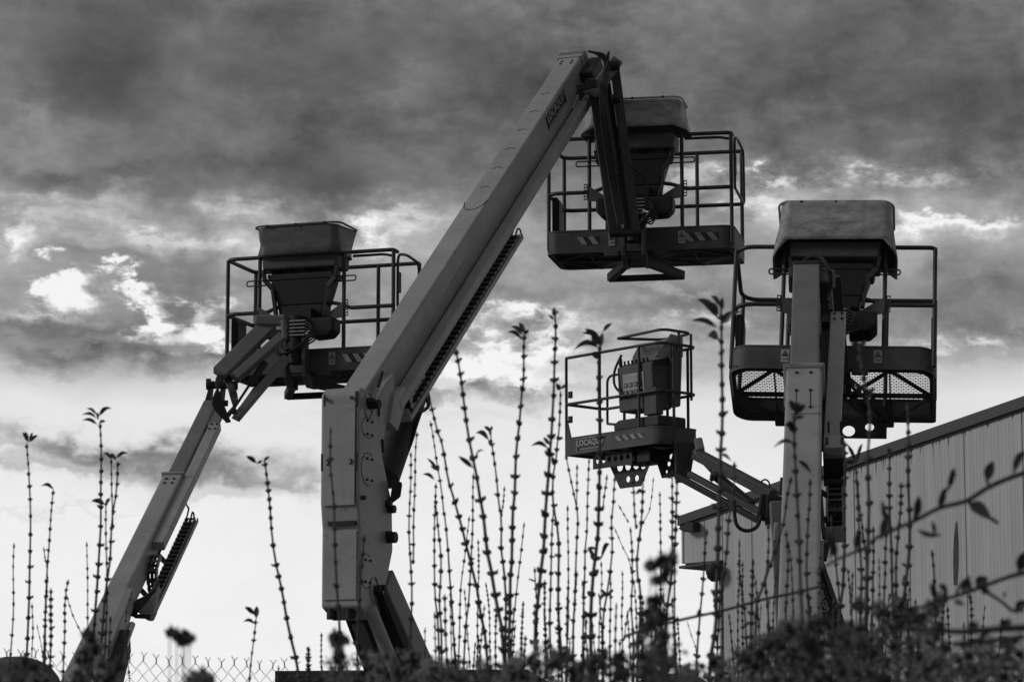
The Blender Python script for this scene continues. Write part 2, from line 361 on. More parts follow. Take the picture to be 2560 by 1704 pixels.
wallprism(body, -.80, 0.0, 6.20, 6.20, roofz(-.8) - .05, roofz(0) - .05, -.05, -12)
body.build('wall', 'trim', hall)
sx_ = [0.05, .635, 1.735, 2.84, 3.94, 5.05]
def panel(s0, s1, zb):
    m = MB(); n = max(4, int((s1 - s0) / .034)); gap = .011
    a, b = s0 + gap, s1 - gap; vs = []; fs = []
    for i in range(n + 1):
        s_ = a + (b - a) * i / n; o_ = .0 if i % 2 else .0042
        vs += [wall(s_, zb, o_), wall(s_, roofz(s_) - .02, o_)]
    k = len(vs); vs += [wall(a, zb, -.045), wall(a, roofz(a) - .02, -.045), wall(b, zb, -.045), wall(b, roofz(b) - .02, -.045)]
    for i in range(n): fs.append((2 * i, 2 * i + 2, 2 * i + 3, 2 * i + 1))
    fs += [(k, 0, 1, k + 1), (2 * n, k + 2, k + 3, 2 * n + 1)]
    m.add(vs, fs); m.build('panel', 'panel', hall)
bounds = [s_at(p) for p in (1808, 1882, 2011, 2140, 2277, 2419)]
st = bounds[-1] - bounds[-2]
while bounds[-1] < S1 - .6: bounds.append(bounds[-1] + st)
for a, b in zip(bounds, bounds[1:]): panel(a, b, 0.02)
panel(-.78, s_at(1763), 6.24); panel(s_at(1763), bounds[0], 6.24)
fa = MB(); wallprism(fa, -.86, S1 + .05, roofz(-.86) - .02, roofz(S1) - .02, roofz(-.86) + .13, roofz(S1) + .17, .07, -12.1)
fa.build('roof_edge', 'fascia', hall, bevel=.008)
tr = MB(); wallprism(tr, -.84, S1, roofz(-.84) - .05, roofz(S1) - .05, roofz(-.84) - .021, roofz(S1) - .021, .03, -.04); tr.build('drip_trim', 'trim', hall)
sf = MB(); wallprism(sf, -.84, .05, 6.16, 6.19, 6.2, 6.236, .06, -12); sf.build('soffit', 'fascia', hall)
ct = MB(); wallprism(ct, -.015, .03, 0, 0, 6.15, 6.15, .02, -.3); ct.build('corner_trim', 'panel', hall)
et = MB(); wallprism(et, -.82, -.785, 6.24, 6.24, roofz(-.8) - .06, roofz(-.8) - .06, .015, -.3); et.build('corner_trim', 'panel', hall)
rt = MB(); q0 = s_at(1735); m_ = [wall(q0 - .16, 6.78, .02), wall(q0 + .02, 6.86, .02), wall(q0 + .16, 6.86, .02), wall(q0 + .16, 6.72, .02), wall(q0 - .05, 6.72, .02)]
rt.add(m_ + [q + WN * .16 for q in m_], [(0, 1, 2, 3, 4), (9, 8, 7, 6, 5)] + [(i, (i + 1) % 5, (i + 1) % 5 + 5, i + 5) for i in range(5)])
rt.build('floodlight', 'black', hall)
gb = MB(); c_ = wall(s_at(1800), 6.02, .12); gb.tube([c_ + Vector((0, 0, .13)), c_ + Vector((0, 0, .03)), c_ - Vector((0, 0, .07)), c_ - Vector((0, 0, .12))], [.13, .14, .11, .05], 14)
gb.build('gutter_box', 'black', hall, smooth=True)
# leaf-shaped tear in the sheet and fine run marks under the roof edge
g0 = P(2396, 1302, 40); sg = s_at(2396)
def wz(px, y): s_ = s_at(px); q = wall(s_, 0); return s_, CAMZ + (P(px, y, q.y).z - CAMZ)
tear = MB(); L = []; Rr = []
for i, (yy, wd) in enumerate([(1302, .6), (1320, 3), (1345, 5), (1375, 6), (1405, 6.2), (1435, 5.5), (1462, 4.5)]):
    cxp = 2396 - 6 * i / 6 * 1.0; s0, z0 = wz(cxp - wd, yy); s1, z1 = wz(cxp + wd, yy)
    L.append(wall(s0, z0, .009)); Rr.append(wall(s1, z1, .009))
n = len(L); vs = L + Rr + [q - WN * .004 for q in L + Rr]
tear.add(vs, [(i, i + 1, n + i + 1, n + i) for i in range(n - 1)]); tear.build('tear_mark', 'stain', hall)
rn = MB(); rr_ = random.Random(5)
for i in range(150):
    s_ = rr_.uniform(-.7, 9); l = rr_.choice([.03, .05, .05, .09, .2]) * rr_.uniform(.5, 1.5); z = roofz(s_) - .055; wd = rr_.uniform(.003, .011)
    if s_ < 0: continue
    rn.add([wall(s_ - wd, z, .0068), wall(s_ + wd, z, .0068), wall(s_ + wd * .2, z - l, .0068)], [(0, 1, 2)])
rn.build('run_marks', 'stain', hall, kind='stuff')

# corrugated container
ORG[0] = Vector((0, 0, 0))
c0 = P(703, 1676, 33); hz = c0.z; Lc = 2.5
kt = thing('shipping_container', 'dark corrugated container whose top edge shows above the bottom foliage', 'container', (c0.x + 1.2, c0.y + 1.2, 0))
m = MB(); nseg = 27
vs = []; fs = []
yaw = R(-6)
def cl(x, y, z): return Vector((c0.x + x * math.cos(yaw) - y * math.sin(yaw), c0.y + x * math.sin(yaw) + y * math.cos(yaw), z))
path = []
for i in range(nseg * 2):
    x = .08 + i * (Lc - .16) / (nseg * 2 - 1); path.append((x, .0 if (i // 2) % 2 else .035))
path = path + [(Lc - .08, 2.4), (.08, 2.4)]
for x, y in path: vs += [cl(x, y, .15), cl(x, y, hz - .12)]
k = len(path); m.add(vs, [(2 * i, 2 * ((i + 1) % k), 2 * ((i + 1) % k) + 1, 2 * i + 1) for i in range(k)]); m.build('side_wall', 'cont', kt)
m = MB()
for z in (.08, hz - .06):
    for a, b in (((0, 0), (Lc, 0)), ((0, 2.4), (Lc, 2.4)), ((0, 0), (0, 2.4)), ((Lc, 0), (Lc, 2.4))): m.beam(cl(*a, z), cl(*b, z), .1, .12)
for a in ((0, 0), (Lc, 0), (0, 2.4), (Lc, 2.4)): m.beam(cl(*a, 0), cl(*a, hz), .12, .12)
m.build('frame', 'cont', kt, bevel=.01)
m = MB(); m.add([cl(0, 0, hz - .03), cl(Lc, 0, hz - .03), cl(Lc, 2.4, hz - .03), cl(0, 2.4, hz - .03)], [(0, 1, 2, 3)]); m.build('roof', 'cont', kt)

# ------------------------------------------------------------------ chain-link fence
fy = 13.0
fl, fr = P(-60, 1612, 12.4), P(2700, 1700, 15.5)
fd = (fr - fl); fd.z = 0; flen = fd.length; fd.normalize()
fence = thing('chain_link_fence', 'wire mesh fence with twisted barb ends along the bottom of the view', 'fence', (fl.x, fl.y, 0))
def ft(s): return P(-60, 1614, 12.4).z + (-.0045) * s
m = MB(); ds = .0585; nw = int(flen / ds); hd = .060; rw = .0017
for i in range(nw):
    s0 = i * ds; top = ft(s0); pts = []
    ztw = top - .035 + .006 * math.sin(i * 1.7)
    jj = random.uniform(-.004, .004)
    for j in range(0, 22):
        sgn = -1 if j % 2 else 1
        pts.append(fl + fd * (s0 + sgn * ds * .25 - ds * .25 * 0) + Vector((0, 0, ztw - j * hd / 2 * 1.0 - fl.z)))
    # every wire weaves between its neighbours
    pts = [q + fd.cross(Vector((0, 0, 1))) * (.0015 if k % 2 else -.0015) for k, q in enumerate(pts)]
    a = pts[0]
    m.tube(pts, rw, 3, caps=False)
    pts2 = [fl + fd * (s0 + (-1 if (j % 2 == 0) else 1) * ds * .25 + ds * .5) + Vector((0, 0, ztw - j * hd / 2 - fl.z)) for j in range(0, 22)]
    m.tube(pts2, rw, 3, caps=False)
    c = fl + fd * (s0 + ds * .25) + Vector((0, 0, ztw - fl.z))
    m.tube([c - Vector((0, 0, .004)), c + Vector((jj, 0, .018))], rw * 1.5, 4)
    for sg_ in (-1, 1):
        m.tube([c + Vector((jj, 0, .017)), c + fd * sg_ * random.uniform(.010, .016) + Vector((jj, 0, .033 + random.uniform(-.004, .004)))], rw * .9, 4)
m.build('wire_mesh', 'wire', fence, kind='stuff')
m = MB(); q = Vector((0, 0, ft(0) - .125 - fl.z)); m.tube([fl + q, fl + fd * flen * .5 + q - Vector((0, 0, .012)), fl + fd * flen + q - Vector((0, 0, .02))], .0022, 6); m.build('tension_wire', 'wire', fence)
for s_ in (-.3, 2.9, 5.7):
    q = fl + fd * s_; MB().cyl((q.x, q.y + .04, 0), (q.x, q.y + .04, ft(s_) - .16), .024, 12).build('post', 'galv', fence)

# ------------------------------------------------------------------ boom lift builders
def bolt(mb, p, n, r=.014, h=.012): mb.tube([Vector(p), Vector(p) + Vector(n).normalized() * h], r, 6)

def chain_run(parent, T, path, wd, links_name='chain_link'):
    """energy chain: a holder strip with single links as sub-parts; path in (y, z) of frame T, x centre from wd=(x, width)"""
    x0, ww = wd; pts = [Vector((0, a, b)) for a, b in path]
    # even resampling
    seg = .085; out = [pts[0]]; acc = 0
    L_ = [0]
    for a, b in zip(pts, pts[1:]): L_.append(L_[-1] + (b - a).length)
    n = int(L_[-1] / seg); res = []
    for i in range(n + 1):
        d = i * L_[-1] / n; k = max(j for j in range(len(L_)) if L_[j] <= d + 1e-9); k = min(k, len(pts) - 2)
        res.append(pts[k].lerp(pts[k + 1], (d - L_[k]) / max(1e-9, L_[k + 1] - L_[k])))
    hold = MB(T); hold.tube([(x0, q.y, q.z) for q in res], .014, 6)
    for dx_ in (-.03, .03): hold.tube([(x0 + dx_, q.y, q.z) for q in res], .010, 6)
    ho = hold.build('cable_chain', 'rubber', parent)
    lk = MB(); lk.mi = 1
    for sgn in (-1, 1):
        lk.prism([(-.036, -.016), (-.022, -.027), (.022, -.027), (.036, -.016), (.036, .016), (.022, .027), (-.022, .027), (-.036, .016)], 'x', sgn * ww / 2, sgn * (ww / 2 - .007))
    lk.mi = 0
    for zz in (-.024, .024): lk.box((0, 0, zz), (ww - .014, .03, .006))
    ORG_ = ORG[0]; me = lk.mesh(links_name, ['chain', 'chain_l'])
    for a, b in zip(res, res[1:]):
        c = (a + b) / 2; d = (b - a).normalized(); o = bpy.data.objects.new(links_name, me); C.objects.link(o); o.parent = ho
        loc = T @ Vector((x0, c.y, c.z)); R3 = T.to_3x3() @ Matrix(((1, 0, 0), (0, d.y, -d.z), (0, d.z, d.y)))
        o.matrix_local = Matrix.Translation(loc - ORG_) @ R3.to_4x4()
    return ho

def make_boom(root, a, b, W, H, outer, inner=None, beam=(.06, .97), tray=(.04, .48), box_t=.08, W2=None, H2=None, bx=(.155, .28), bolts=True, dz=0, beamskew=0, drop=.20):
    T = frame(a, b); L = (b - a).length
    # anchors run along the middle of the top face
    T = T @ Matrix.Translation((0, 0, -H / 2))
    m = MB(T); m.box((0, L * outer / 2 - .0, 0), (W, L * outer, H)); m.build('outer_boom', 'paint', root, bevel=.022, seg=3)
    if inner:
        m = MB(T); m.box((0, L * (outer + 1) / 2 - .1, -.01), (W2, L * (1 - outer) + .2, H2)); m.build('inner_boom', 'paint2', root, bevel=.015, seg=3)
    m = MB(T)
    m.box((0, L * outer - .045, 0), (W + .035, .05, H + .035)) if inner is None else m.box((0, L * outer + .012, 0), (W + .03, .028, H + .03))
    m.build('boom_collar', 'paint', root, bevel=.01)
    if bolts:
        m = MB(T)
        for k in range(3):
            for sx2 in (-1, 1): bolt(m, (sx2 * W * .26, L * outer - .12 - k * .30, H / 2), (0, 0, 1), .013)
        m.build('bolt', 'black', root, kind='stuff')
    # slave beam beside the boom
    xa, xb = bx; zt = -.125 + dz
    m = MB(T); y0, y1 = L * beam[0], L * beam[1]
    m.box(((xa + xb) / 2, (y0 + y1) / 2, zt - .04), (xb - xa, y1 - y0, .085), Matrix.Rotation(beamskew, 3, 'Z')); m.build('slave_beam', 'paint', root, bevel=.008)
    m = MB(T)
    for k in (0, 1):
        for q in (.25, .75): bolt(m, (xa + (xb - xa) * q - beamskew * (y1 - y0) / 2, y1 - .05 - k * .11, zt + .002), (0, 0, 1), .011)
    m.build('bolt', 'black', root, kind='stuff')
    # bracket that ties the beam to the boom
    m = MB(T); m.box(((W / 2 + xa) / 2, y1 - .12, zt - .03), (xa - W / 2 + .02, .14, .05)); m.build('beam_bracket', 'steel', root)
    MB(T).box(((W / 2 + xa) / 2, (y0 + y1) / 2, -H / 2 + .03 if H < .33 else zt - .03), (xa - W / 2 + .03, y1 - y0 - .3, .012)).build('gap_filler', 'black', root)  # black filler sheet added so the boom-to-beam gap reads dark, hiding the sky
    # tray
    t0, t1 = L * tray[0], L * tray[1]
    m = MB(T); xm = (xa + xb) / 2; ww = xb - xa
    m.box((xm, (t0 + t1) / 2, zt - drop - .035), (ww + .02, t1 - t0, .008)); m.box((xb + .008, (t0 + t1) / 2, zt - drop - .015), (.008, t1 - t0, .045))
    m.box((xm, t0 - .01, zt - drop + .02), (ww + .03, .012, .12))
    m.build('chain_tray', 'paint', root, bevel=.003)
    for yy in (t0 + .25, (t0 + t1) / 2):
        MB(T).beam((0, yy, -H / 2 + .0), (xm, yy, zt - drop - .04), .06, .02).build('tray_bracket', 'steel', root)
    yb = L * box_t + .03; r = (drop - .084) / 2; zl, zu = zt - drop, zt - drop + 2 * r
    path = [(t1 - .02, zl)] + [(yb + r, zl)]
    for i in range(1, 10):
        an = R(-90 - 20 * i); path.append((yb + r + r * math.cos(an) * 1.0, zl + r + r * math.sin(an)))
    path += [(yb + r, zu), (yb + r + (.35 if drop < .3 else .10), zu)]
    chain_run(root, T, path, (xm, ww - .01))
    q = T @ Vector((xm, t1, zt - .2)); 
    hose([T @ Vector(v_) for v_ in ((xm, t1 - .05, zt - drop), (xm, t1 + .06, zt - drop + .03), (xm, t1 + .11, zt - drop - .02), (xm, t1 + .06, zt - drop - .10), (xm, t1 - .06, zt - drop - .05))], .008, root)
    hose([T @ Vector(v_) for v_ in ((xm - .04, t1 - .05, zt - drop), (xm - .04, t1 + .10, zt - drop + .05), (xm - .04, t1 + .05, zt - drop + .10), (xm - .04, t1 - .10, zt - .07))], .008, root)
    return T, L

def sticker(T, x, z, w_, h_, parent):
    """white warning label: ring triangle with a blot over a lifting pictogram"""
    m = MB(T); y = -.004; m.mi = 0; m.box((x, y, z), (w_, .003, h_)); m.mi = 1; y2 = -.007
    tz = z + h_ * .22; a = w_ * .40; b = w_ * .30
    tri = [(x - a, tz - h_ * .2), (x + a, tz - h_ * .2), (x, tz + h_ * .22)]; tri2 = [(x - a * .62, tz - h_ * .145), (x + a * .62, tz - h_ * .145), (x, tz + h_ * .13)]
    vs = [(p[0], y2, p[1]) for p in tri + tri2]; m.add(vs, [(0, 1, 4, 3), (1, 2, 5, 4), (2, 0, 3, 5)])
    m.add([(x - a * .35, y2, tz - h_ * .12), (x + a * .3, y2, tz - h_ * .12), (x + a * .32, y2, tz - h_ * .02), (x + .05 * a, y2, tz + h_ * .03), (x - .2 * a, y2, tz - .06 * h_)], [(0, 1, 2, 3, 4)])
    m.box((x, y2, z - h_ * .02), (w_ * .94, .002, h_ * .02))
    zz = z - h_ * .26
    m.add([(x - a, y2, zz + h_ * .13), (x - a * .75, y2, zz + h_ * .10), (x - .3 * a, y2, zz + h_ * .01), (x - a * .9, y2, zz - h_ * .04), (x - a * .35, y2, zz - h_ * .06)], [(0, 1, 2), (2, 4, 3)])
    for dx_ in (-.15, .15, .42): m.box((x + dx_ * a, y2, zz), (a * .18, .002, h_ * .05))
    m.box((x + .8 * a, y2, zz + .02 * h_), (a * .15, .002, h_ * .17))
    m.build('warning_sticker', ['white', 'print'], parent)

def hazard(T, x0, x1, z0, z1, parent, n=4, worn=0):
    m = MB(T); m.mi = 0; h_ = z1 - z0; stp = (x1 - x0) / n
    for i in range(n):
        a = x0 + i * stp; m.mi = 0; m.add([(a, -.004, z1), (a + stp * .5, -.004, z1), (a + stp, -.004, z0), (a + stp * .5, -.004, z0)], [(0, 1, 2, 3)])
        m.mi = 1; m.add([(a + stp * .5, -.004, z1), (a + stp, -.004, z1), (min(x1, a + stp * 1.5), -.004, z0), (a + stp, -.004, z0)], [(0, 1, 2, 3)])
    m.build('hazard_stripe', ['coverlight' if worn else 'white', 'print'], parent)

def hood(T, x0, x1, y0, y1, z0, z1, parent, mat='cover', flare=0, seed=0, sag=.012, r=.1, flap=0):
    """draped hood: rounded box with soft sides, open below"""
    m = MB(T); lv = 14; vs = []; fs = []
    for i in range(lv + 1):
        t = i / lv
        side = min(1, t / .72); z = z0 + (z1 - z0) * (side * .93 + (0 if t <= .72 else .07 * math.sin((t - .72) / .28 * math.pi / 2)))
        inset = flare * (1 - side) * -1; sh = 0 if t <= .72 else (t - .72) / .28
        k = 1 - .98 * sh
        pth = rrect(x0 + inset, x1 - inset, y0 + inset * .7, y1 - inset * .3, (r, r, r * .6, r * .6), 8)
        cx, cy = (x0 + x1) / 2, (y0 + y1) / 2
        for j, (x, y) in enumerate(pth):
            nz = mnoise.noise(Vector((x * 2.6 + seed, z * 7, y * 4 + seed))) * sag * 1.3 + mnoise.noise(Vector((x * 11 + seed, z * 5, y * 9))) * sag * .5
            xx, yy = cx + (x - cx) * k, cy + (y - cy) * k
            ln = math.hypot(x - cx, y - cy); zz = z + (nz * .8 if sh else 0)
            if flap and i <= 2:
                cornery = max(0, abs(x - cx) / ((x1 - x0) / 2) - .86) / .14
                zz -= flap * cornery * (1 - i / 3); xx += math.copysign(.035 * cornery * (1 - i / 3), x - cx)
                if abs(x - cx) < (x1 - x0) * .42: zz += .02 * (1 - (2 * (x - cx) / (x1 - x0)) ** 2) * (1 - i / 3)
            vs.append((xx + (x - cx) / ln * nz, yy + (y - cy) / ln * nz * 2, zz))
    n = len(pth)
    for i in range(lv):
        fs += [(i * n + j, i * n + (j + 1) % n, (i + 1) * n + (j + 1) % n, (i + 1) * n + j) for j in range(n)]
    fs.append(tuple(lv * n + j for j in range(n)))
    m.add(vs, fs); o = m.build('console_cover', mat, parent, smooth=True)
    sd = o.modifiers.new('thick', 'SOLIDIFY'); sd.thickness = .006
    # rolled hem along the upper front edge
    return o

def make_basket(root, T, W, D, H, stripes=(), stick=(), holes=False, cover=None, gate=True, box=True, inner_rail=True, console=True, rx=.12, arms='wide', diag=True, worn=1, cx=0.0, hw=.46):
    tb = .205; x0, x1, y0, y1 = -W / 2, W / 2, -D / 2, D / 2; rad = (rx, rx, .04, rx)
    # floor frame = the part that carries the rest
    f = MB(T)
    ring = rrect(x0 + .012, x1 - .012, y0 + .012, y1 - .012, rad); f.strip([(a * .985, b * .97) for a, b in ring], -.02, .03, .03)
    f.box((0, 0, -.012), (W - .06, .035, .03)); f.box((0, y0 + .2, -.03), (.32, .38, .04))
    if diag:
        for s in (-1, 1):
            xi, xo, xm = s * .14, s * (W / 2 - .04), s * (W / 4 + .05)
            for (p, q) in (((xi, 0), (xm, y0 + .03)), ((xo, 0), (xm, y0 + .03)), ((xi, 0), (xm, y1 - .03)), ((xo, 0), (xm, y1 - .03))):
                f.beam((p[0], p[1], -.014), (q[0], q[1], -.014), .026, .024)
            f.beam((xm, y0 + .03, -.016), (xm, y1 - .03, -.016), .012, .02)
    bk = f.build('basket', 'steel', root)
    fm = MB(T); z = .012; nx = int(W / .042); ny = int(D / .030)
    for j in range(ny + 1):
        y = y0 + .02 + j * (D - .04) / ny; fm.box((0, y, z), (W - .04, .0045, .004))
    for i in range(nx * 2):
        x = x0 + .03 + i * (W - .06) / (nx * 2 - 1)
        for j in range(ny):
            if (i + j) % 2: continue
            y = y0 + .02 + j * (D - .04) / ny
            fm.add([(x - .003, y, z), (x + .003, y, z), (x + .003, y + (D - .04) / ny, z), (x - .003, y + (D - .04) / ny, z)], [(0, 1, 2, 3)])
    fm.build('floor_mesh', 'steel', bk, kind='stuff')
    t = MB(T); t.strip(rrect(x0, x1, y0, y1, rad, 8), -.02, tb, .006); t.strip(rrect(x0 - .004, x1 + .004, y0 - .004, y1 + .004, rad, 8), tb - .012, tb + .004, .02)
    t.build('toeboard', 'toe', bk, bevel=.002)
    def rail(pts, r=.020, name='rail', fr=.1): return MB(T).tube(fillet(pts, fr), r, 10).build(name, 'rail', bk, smooth=True)
    def post(x, y, z0=.03, z1=H): MB(T).tube([(x, y, z0), (x, y, z1)], .0195, 10).build('post', 'rail', bk, smooth=True)
    e = .02; X0, X1, Y0, Y1 = x0 + e, x1 - e, y0 + e, y1 - e; xp = W * .247; mid = H * .52
    rail([(-xp, Y0, H), (X0, Y0, H), (X0, Y1, H), (X1, Y1, H)], fr=rx); rail([(xp, Y0, H), (X1, Y0, H), (X1, Y0 + .12, H)], fr=rx * .8)
    rail([(-xp, Y0, H), (xp, Y0, H)], .012, 'console_rail')
    rail([(-xp, Y0, mid), (X0, Y0, mid), (X0, Y1, mid), (X1, Y1, mid)], fr=rx)
    rail([(xp, Y0, mid), (X1, Y0, mid)], fr=rx * .8)
    rail([(-xp - .0, Y0, mid), (-xp + .16, Y0, mid + .06), (xp - .16, Y0, mid + .06), (xp, Y0, mid)], .019, 'mount_rail', .08)
    if inner_rail: rail([(xp - .02, Y0 + .10, H - .02), (X1 - .12, Y0 + .10, H - .02), (X1 - .03, Y0 + .05, H - .05)], .014, fr=.1)
    for x, y in ((-xp + cx, Y0), (xp + cx, Y0), (X0, Y0 + rx * .4), (X1, Y0 + .01), (X0 + .02, Y1 - .01 - rx * .3), (X1, Y1), (-xp, Y1), (xp, Y1)): post(x, y)
    if gate:
        g_ = MB(T); gx = X1 + .03; g_.tube(fillet([(gx, Y0 + .05, .52 * H), (gx, Y0 + .05, H - .04), (gx, Y0 + .30, H + .0), (gx, Y1 - .1, H - .02), (gx, Y1 - .06, .5 * H), (gx, Y0 + .05, .52 * H)], .09), .014, 10)
        g_.build('gate', 'rail', bk, smooth=True)
        MB(T).box((gx, Y0 + .10, H * .73), (.02, .05, .2)).build('gate_latch', 'black', bk)
    if box:
        m = MB(T); m.box((X0 + .055, Y0 + .20, .36), (.06, .26, .42)); m.build('document_box', 'black', bk, bevel=.02)
        m = MB(T); m.box((X0 + .09, Y0 + .20, .36), (.012, .22, .36)); m.build('document_box', 'steel', bk, bevel=.008)
    T_all = T; T = T @ Matrix.Translation((cx, 0, 0))
    if console:
        m = MB(T)
        def tap(xa, za, xb, zb, ya, yb, ya2, yb2):
            m.add([(-xa, ya, za), (xa, ya, za), (xa, yb, za), (-xa, yb, za), (-xb, ya2, zb), (xb, ya2, zb), (xb, yb2, zb), (-xb, yb2, zb)], [(3, 2, 1, 0), (4, 5, 6, 7), (0, 1, 5, 4), (1, 2, 6, 5), (2, 3, 7, 6), (3, 0, 4, 7)])
        a, b = y0 - .06, y0 + .30
        tap(.40, H + .02, .39, H - .14, a, b, a, b); m.build('console_box', 'toe', bk, bevel=.02)
        m = MB(T)
        for q in (-.30, -.17, .05, .12, .31): m.box((q, (a + b) / 2, H - .17), (.05, .2, .06))
        tap(.35, H - .185, .335, H - .25, a + .03, b - .05, a + .03, b - .06); tap(.31, H - .25, .24, H - .50, a + .03, b - .06, a + .05, b - .08); tap(.24, H - .50, .22, H - .62, a + .05, b - .08, a + .05, b - .08)
        m.build('console_funnel', 'black', bk, bevel=.012)
        for s in (-1, 1):
            m = MB(T); m.beam((s * .39, a + .03, H - .14), (s * .37, a + .03, H - .24), .03, .05); m.beam((s * .37, a + .03, H - .24), (s * .29, a + .04, H - .33), .03, .05); m.beam((s * .29, a + .04, H - .33), (s * .25, a + .05, H - .62), .03, .05); m.build('console_strut', 'steel', bk)
            m = MB(T); m.tube(fillet([(s * (xp - .10), Y0 - .02, H - .235), (s * (xp + .13), Y0 - .02, H - .235), (s * (xp + .13), Y0 - .02, H - .285), (s * (xp - .10), Y0 - .02, H - .285)], .024), .0075, 8); m.build('lanyard_ring', 'rail', bk, smooth=True)
            # gusset with a strip of holes
            m = MB(T); m.prism([(s * xp, .64 * H - .08), (s * (xp - .28), .56 * H - .17), (s * (xp - .28), .42 * H), (s * (xp - .16), .42 * H), (s * xp, .44 * H)], 'y', Y0 - .026, Y0 - .018); m.build('gusset', 'toe', bk)
            m = MB(T); xh = s * (xp + .035)
            for dx_ in (-.014, .014): m.box((xh + dx_, Y0 - .02, .52 * H), (.007, .006, .155))
            for q in range(6): m.box((xh, Y0 - .02, .52 * H - .075 + q * .030), (.035, .006, .011))
            m.build('hole_strip', 'rail', bk)
            m = MB(T); m.prism([(s * .14, .30), (s * .32, .31), (s * .38, .37), (s * .38, .50), (s * .14, .50)], 'y', y0 - .10, y0 + .12); m.build('rotator_housing', 'black', bk, bevel=.02)
        # rotator column and mounting
        m = MB(T); m.cyl((0, y0 - .10, .05), (0, y0 - .10, .52), .085, 18); m.cyl((0, y0 - .10, .18), (0, y0 - .10, .25), .11, 18); m.box((.0, y0 - .02, .5), (.30, .16, .2)); m.build('rotator', 'black', bk, bevel=.006)
        m = MB(T)
        for q in range(5): m.cyl((-.04 + .0 * q, y0 - .19, .46 - q * .035), (.13, y0 - .19, .46 - q * .035), .008, 8)
        m.build('hose_fitting', 'galv', bk)
        m = MB(T); m.box((-.13, y0 - .19, .45), (.07, .05, .15)); m.build('valve_block', 'galv', bk, bevel=.006)
        for q in range(5):
            hose([T @ Vector(v_) for v_ in ((.12, y0 - .19, .46 - q * .035), (.20 + .01 * q, y0 - .22, .38 - q * .03), (.10 - q * .03, y0 - .24, .22 - .02 * q), (-.06 - q * .02, y0 - .26, .14), (-.12, y0 - .2, .28 + q * .03))], .009, bk)
        # curved hook plates under the rotator
        for s in (-1, 1):
            m = MB(T); xx = s * .10
            pl = [(y0 - .16, .30), (y0 - .06, .30), (y0 - .06, .02), (y0 - .02, -.10), (y0 + .12, -.16), (y0 + .22, -.17), (y0 + .22, -.07), (y0 + .30, -.03), (y0 + .30, -.23), (y0 + .05, -.25), (y0 - .11, -.17), (y0 - .16, -.02)]
            m.prism([(y0 - .17, .34), (y0 - .07, .34), (y0 - .07, .02), (y0 + .0, -.06), (y0 + .16, -.08), (y0 + .16, -.17), (y0 - .04, -.18), (y0 - .15, -.08), (y0 - .17, .0)], 'x', xx - .02, xx + .02)
            m.build('hook_plate', 'toe', bk, bevel=.006)
        if arms == 'wide':
            for s in (-1, 1): MB(T).beam((s * .09, y0 + .05, -.12), (s * .36, y1 - .22, -.15), .075, .08).build('support_arm', 'steel', bk, bevel=.006)
            MB(T).beam((-.38, y1 - .2, -.16), (.38, y1 - .2, -.16), .06, .06).build('cross_bar', 'steel', bk, bevel=.006)
        else:
            for s in (-1, 1):
                m = MB(T); m.box((s * .44, y1 - .08, -.04), (.16, .16, .07)); m.build('mount_block', 'steel', bk, bevel=.012)
        for s in (-1, 1): MB(T).box((s * .24, y0 + .015, -.035), (.14, .05, .05)).build('floor_bracket', 'toe', bk, bevel=.006)
    if cover:
        hood(T, -hw, hw, y0 - .13, y0 + .36, H + cover[0], H + cover[1], bk, cover[2], cover[3], cover[4], cover[5], .10, cover[6])
        m = MB(T) if not cover[6] > .1 else MB(T @ Matrix.Translation((0, .03, -.02))); zt = H + cover[1] * .96; m.tube([(q[0], q[1], zt - (.0 if q[1] < y0 else .0)) for q in rrect(-hw - .015, hw + .015, y0 - .145, y0 + .37, (.1, .1, .06, .06))], .011, 8, closed=True); m.build('cover_hem', cover[2], bk, smooth=True)
        m = MB(T) if not cover[6] > .1 else MB(T @ Matrix.Translation((0, .03, -.03)))
        for q in (-.3, 0, .3): m.tube([(q, y0 - .15, zt), (q, y0 - .165, zt)], .012, 8)
        m.build('cover_snap', 'black', bk)
    T = T_all
    Ts = T @ Matrix.Translation((0, y0, 0))
    for (x, w_, h_) in stick: sticker(Ts, x, tb / 2 + .0, w_, h_, bk)
    for (a, b, n, wn) in stripes: hazard(Ts, a, b, .06, .14, bk, n, wn)
    return bk

def basis(px, py, Y, yaw, tilt=0, roll=0, D=0):
    """frame whose near bottom edge middle sits at photo point px, py"""
    p = P(px, py, Y); Rm = Matrix.Rotation(-R(yaw), 4, 'Z') @ Matrix.Rotation(-R(tilt), 4, 'X') @ Matrix.Rotation(R(roll), 4, 'Y')
    return Matrix.Translation(p) @ Rm @ Matrix.Translation((0, D / 2, 0))

def undercarriage(root, x, y, yaw, top):
    T = Matrix.Translation((x, y, 0)) @ Matrix.Rotation(yaw, 4, 'Z')
    m = MB(T); m.box((0, 0, .62), (1.5, 2.6, .35)); m.box((0, 1.25, .55), (2.1, .25, .25)); m.box((0, -1.25, .55), (2.1, .25, .25)); m.build('chassis', 'paint2', root, bevel=.04)
    m = MB(T); m.cyl((0, 0, .8), (0, 0, .95), .55, 28); m.box((0, -.1, 1.2), (1.1, 2.1, .5)); m.build('turntable', 'paint', root, bevel=.06)
    for sx2 in (-1, 1):
        for sy in (-1, 1):
            m = MB(T); m.tube([(sx2 * .95, sy * 1.25, .45), (sx2 * .97, sy * 1.25, .45), (sx2 * 1.22, sy * 1.25, .45), (sx2 * 1.24, sy * 1.25, .45)], [.38, .45, .45, .38], 26); o = m.build('wheel', 'rubber', root, smooth=True)
            m = MB(T); m.cyl((sx2 * 1.18, sy * 1.25, .45), (sx2 * 1.25, sy * 1.25, .45), .22, 20); m.build('rim', 'white', o)
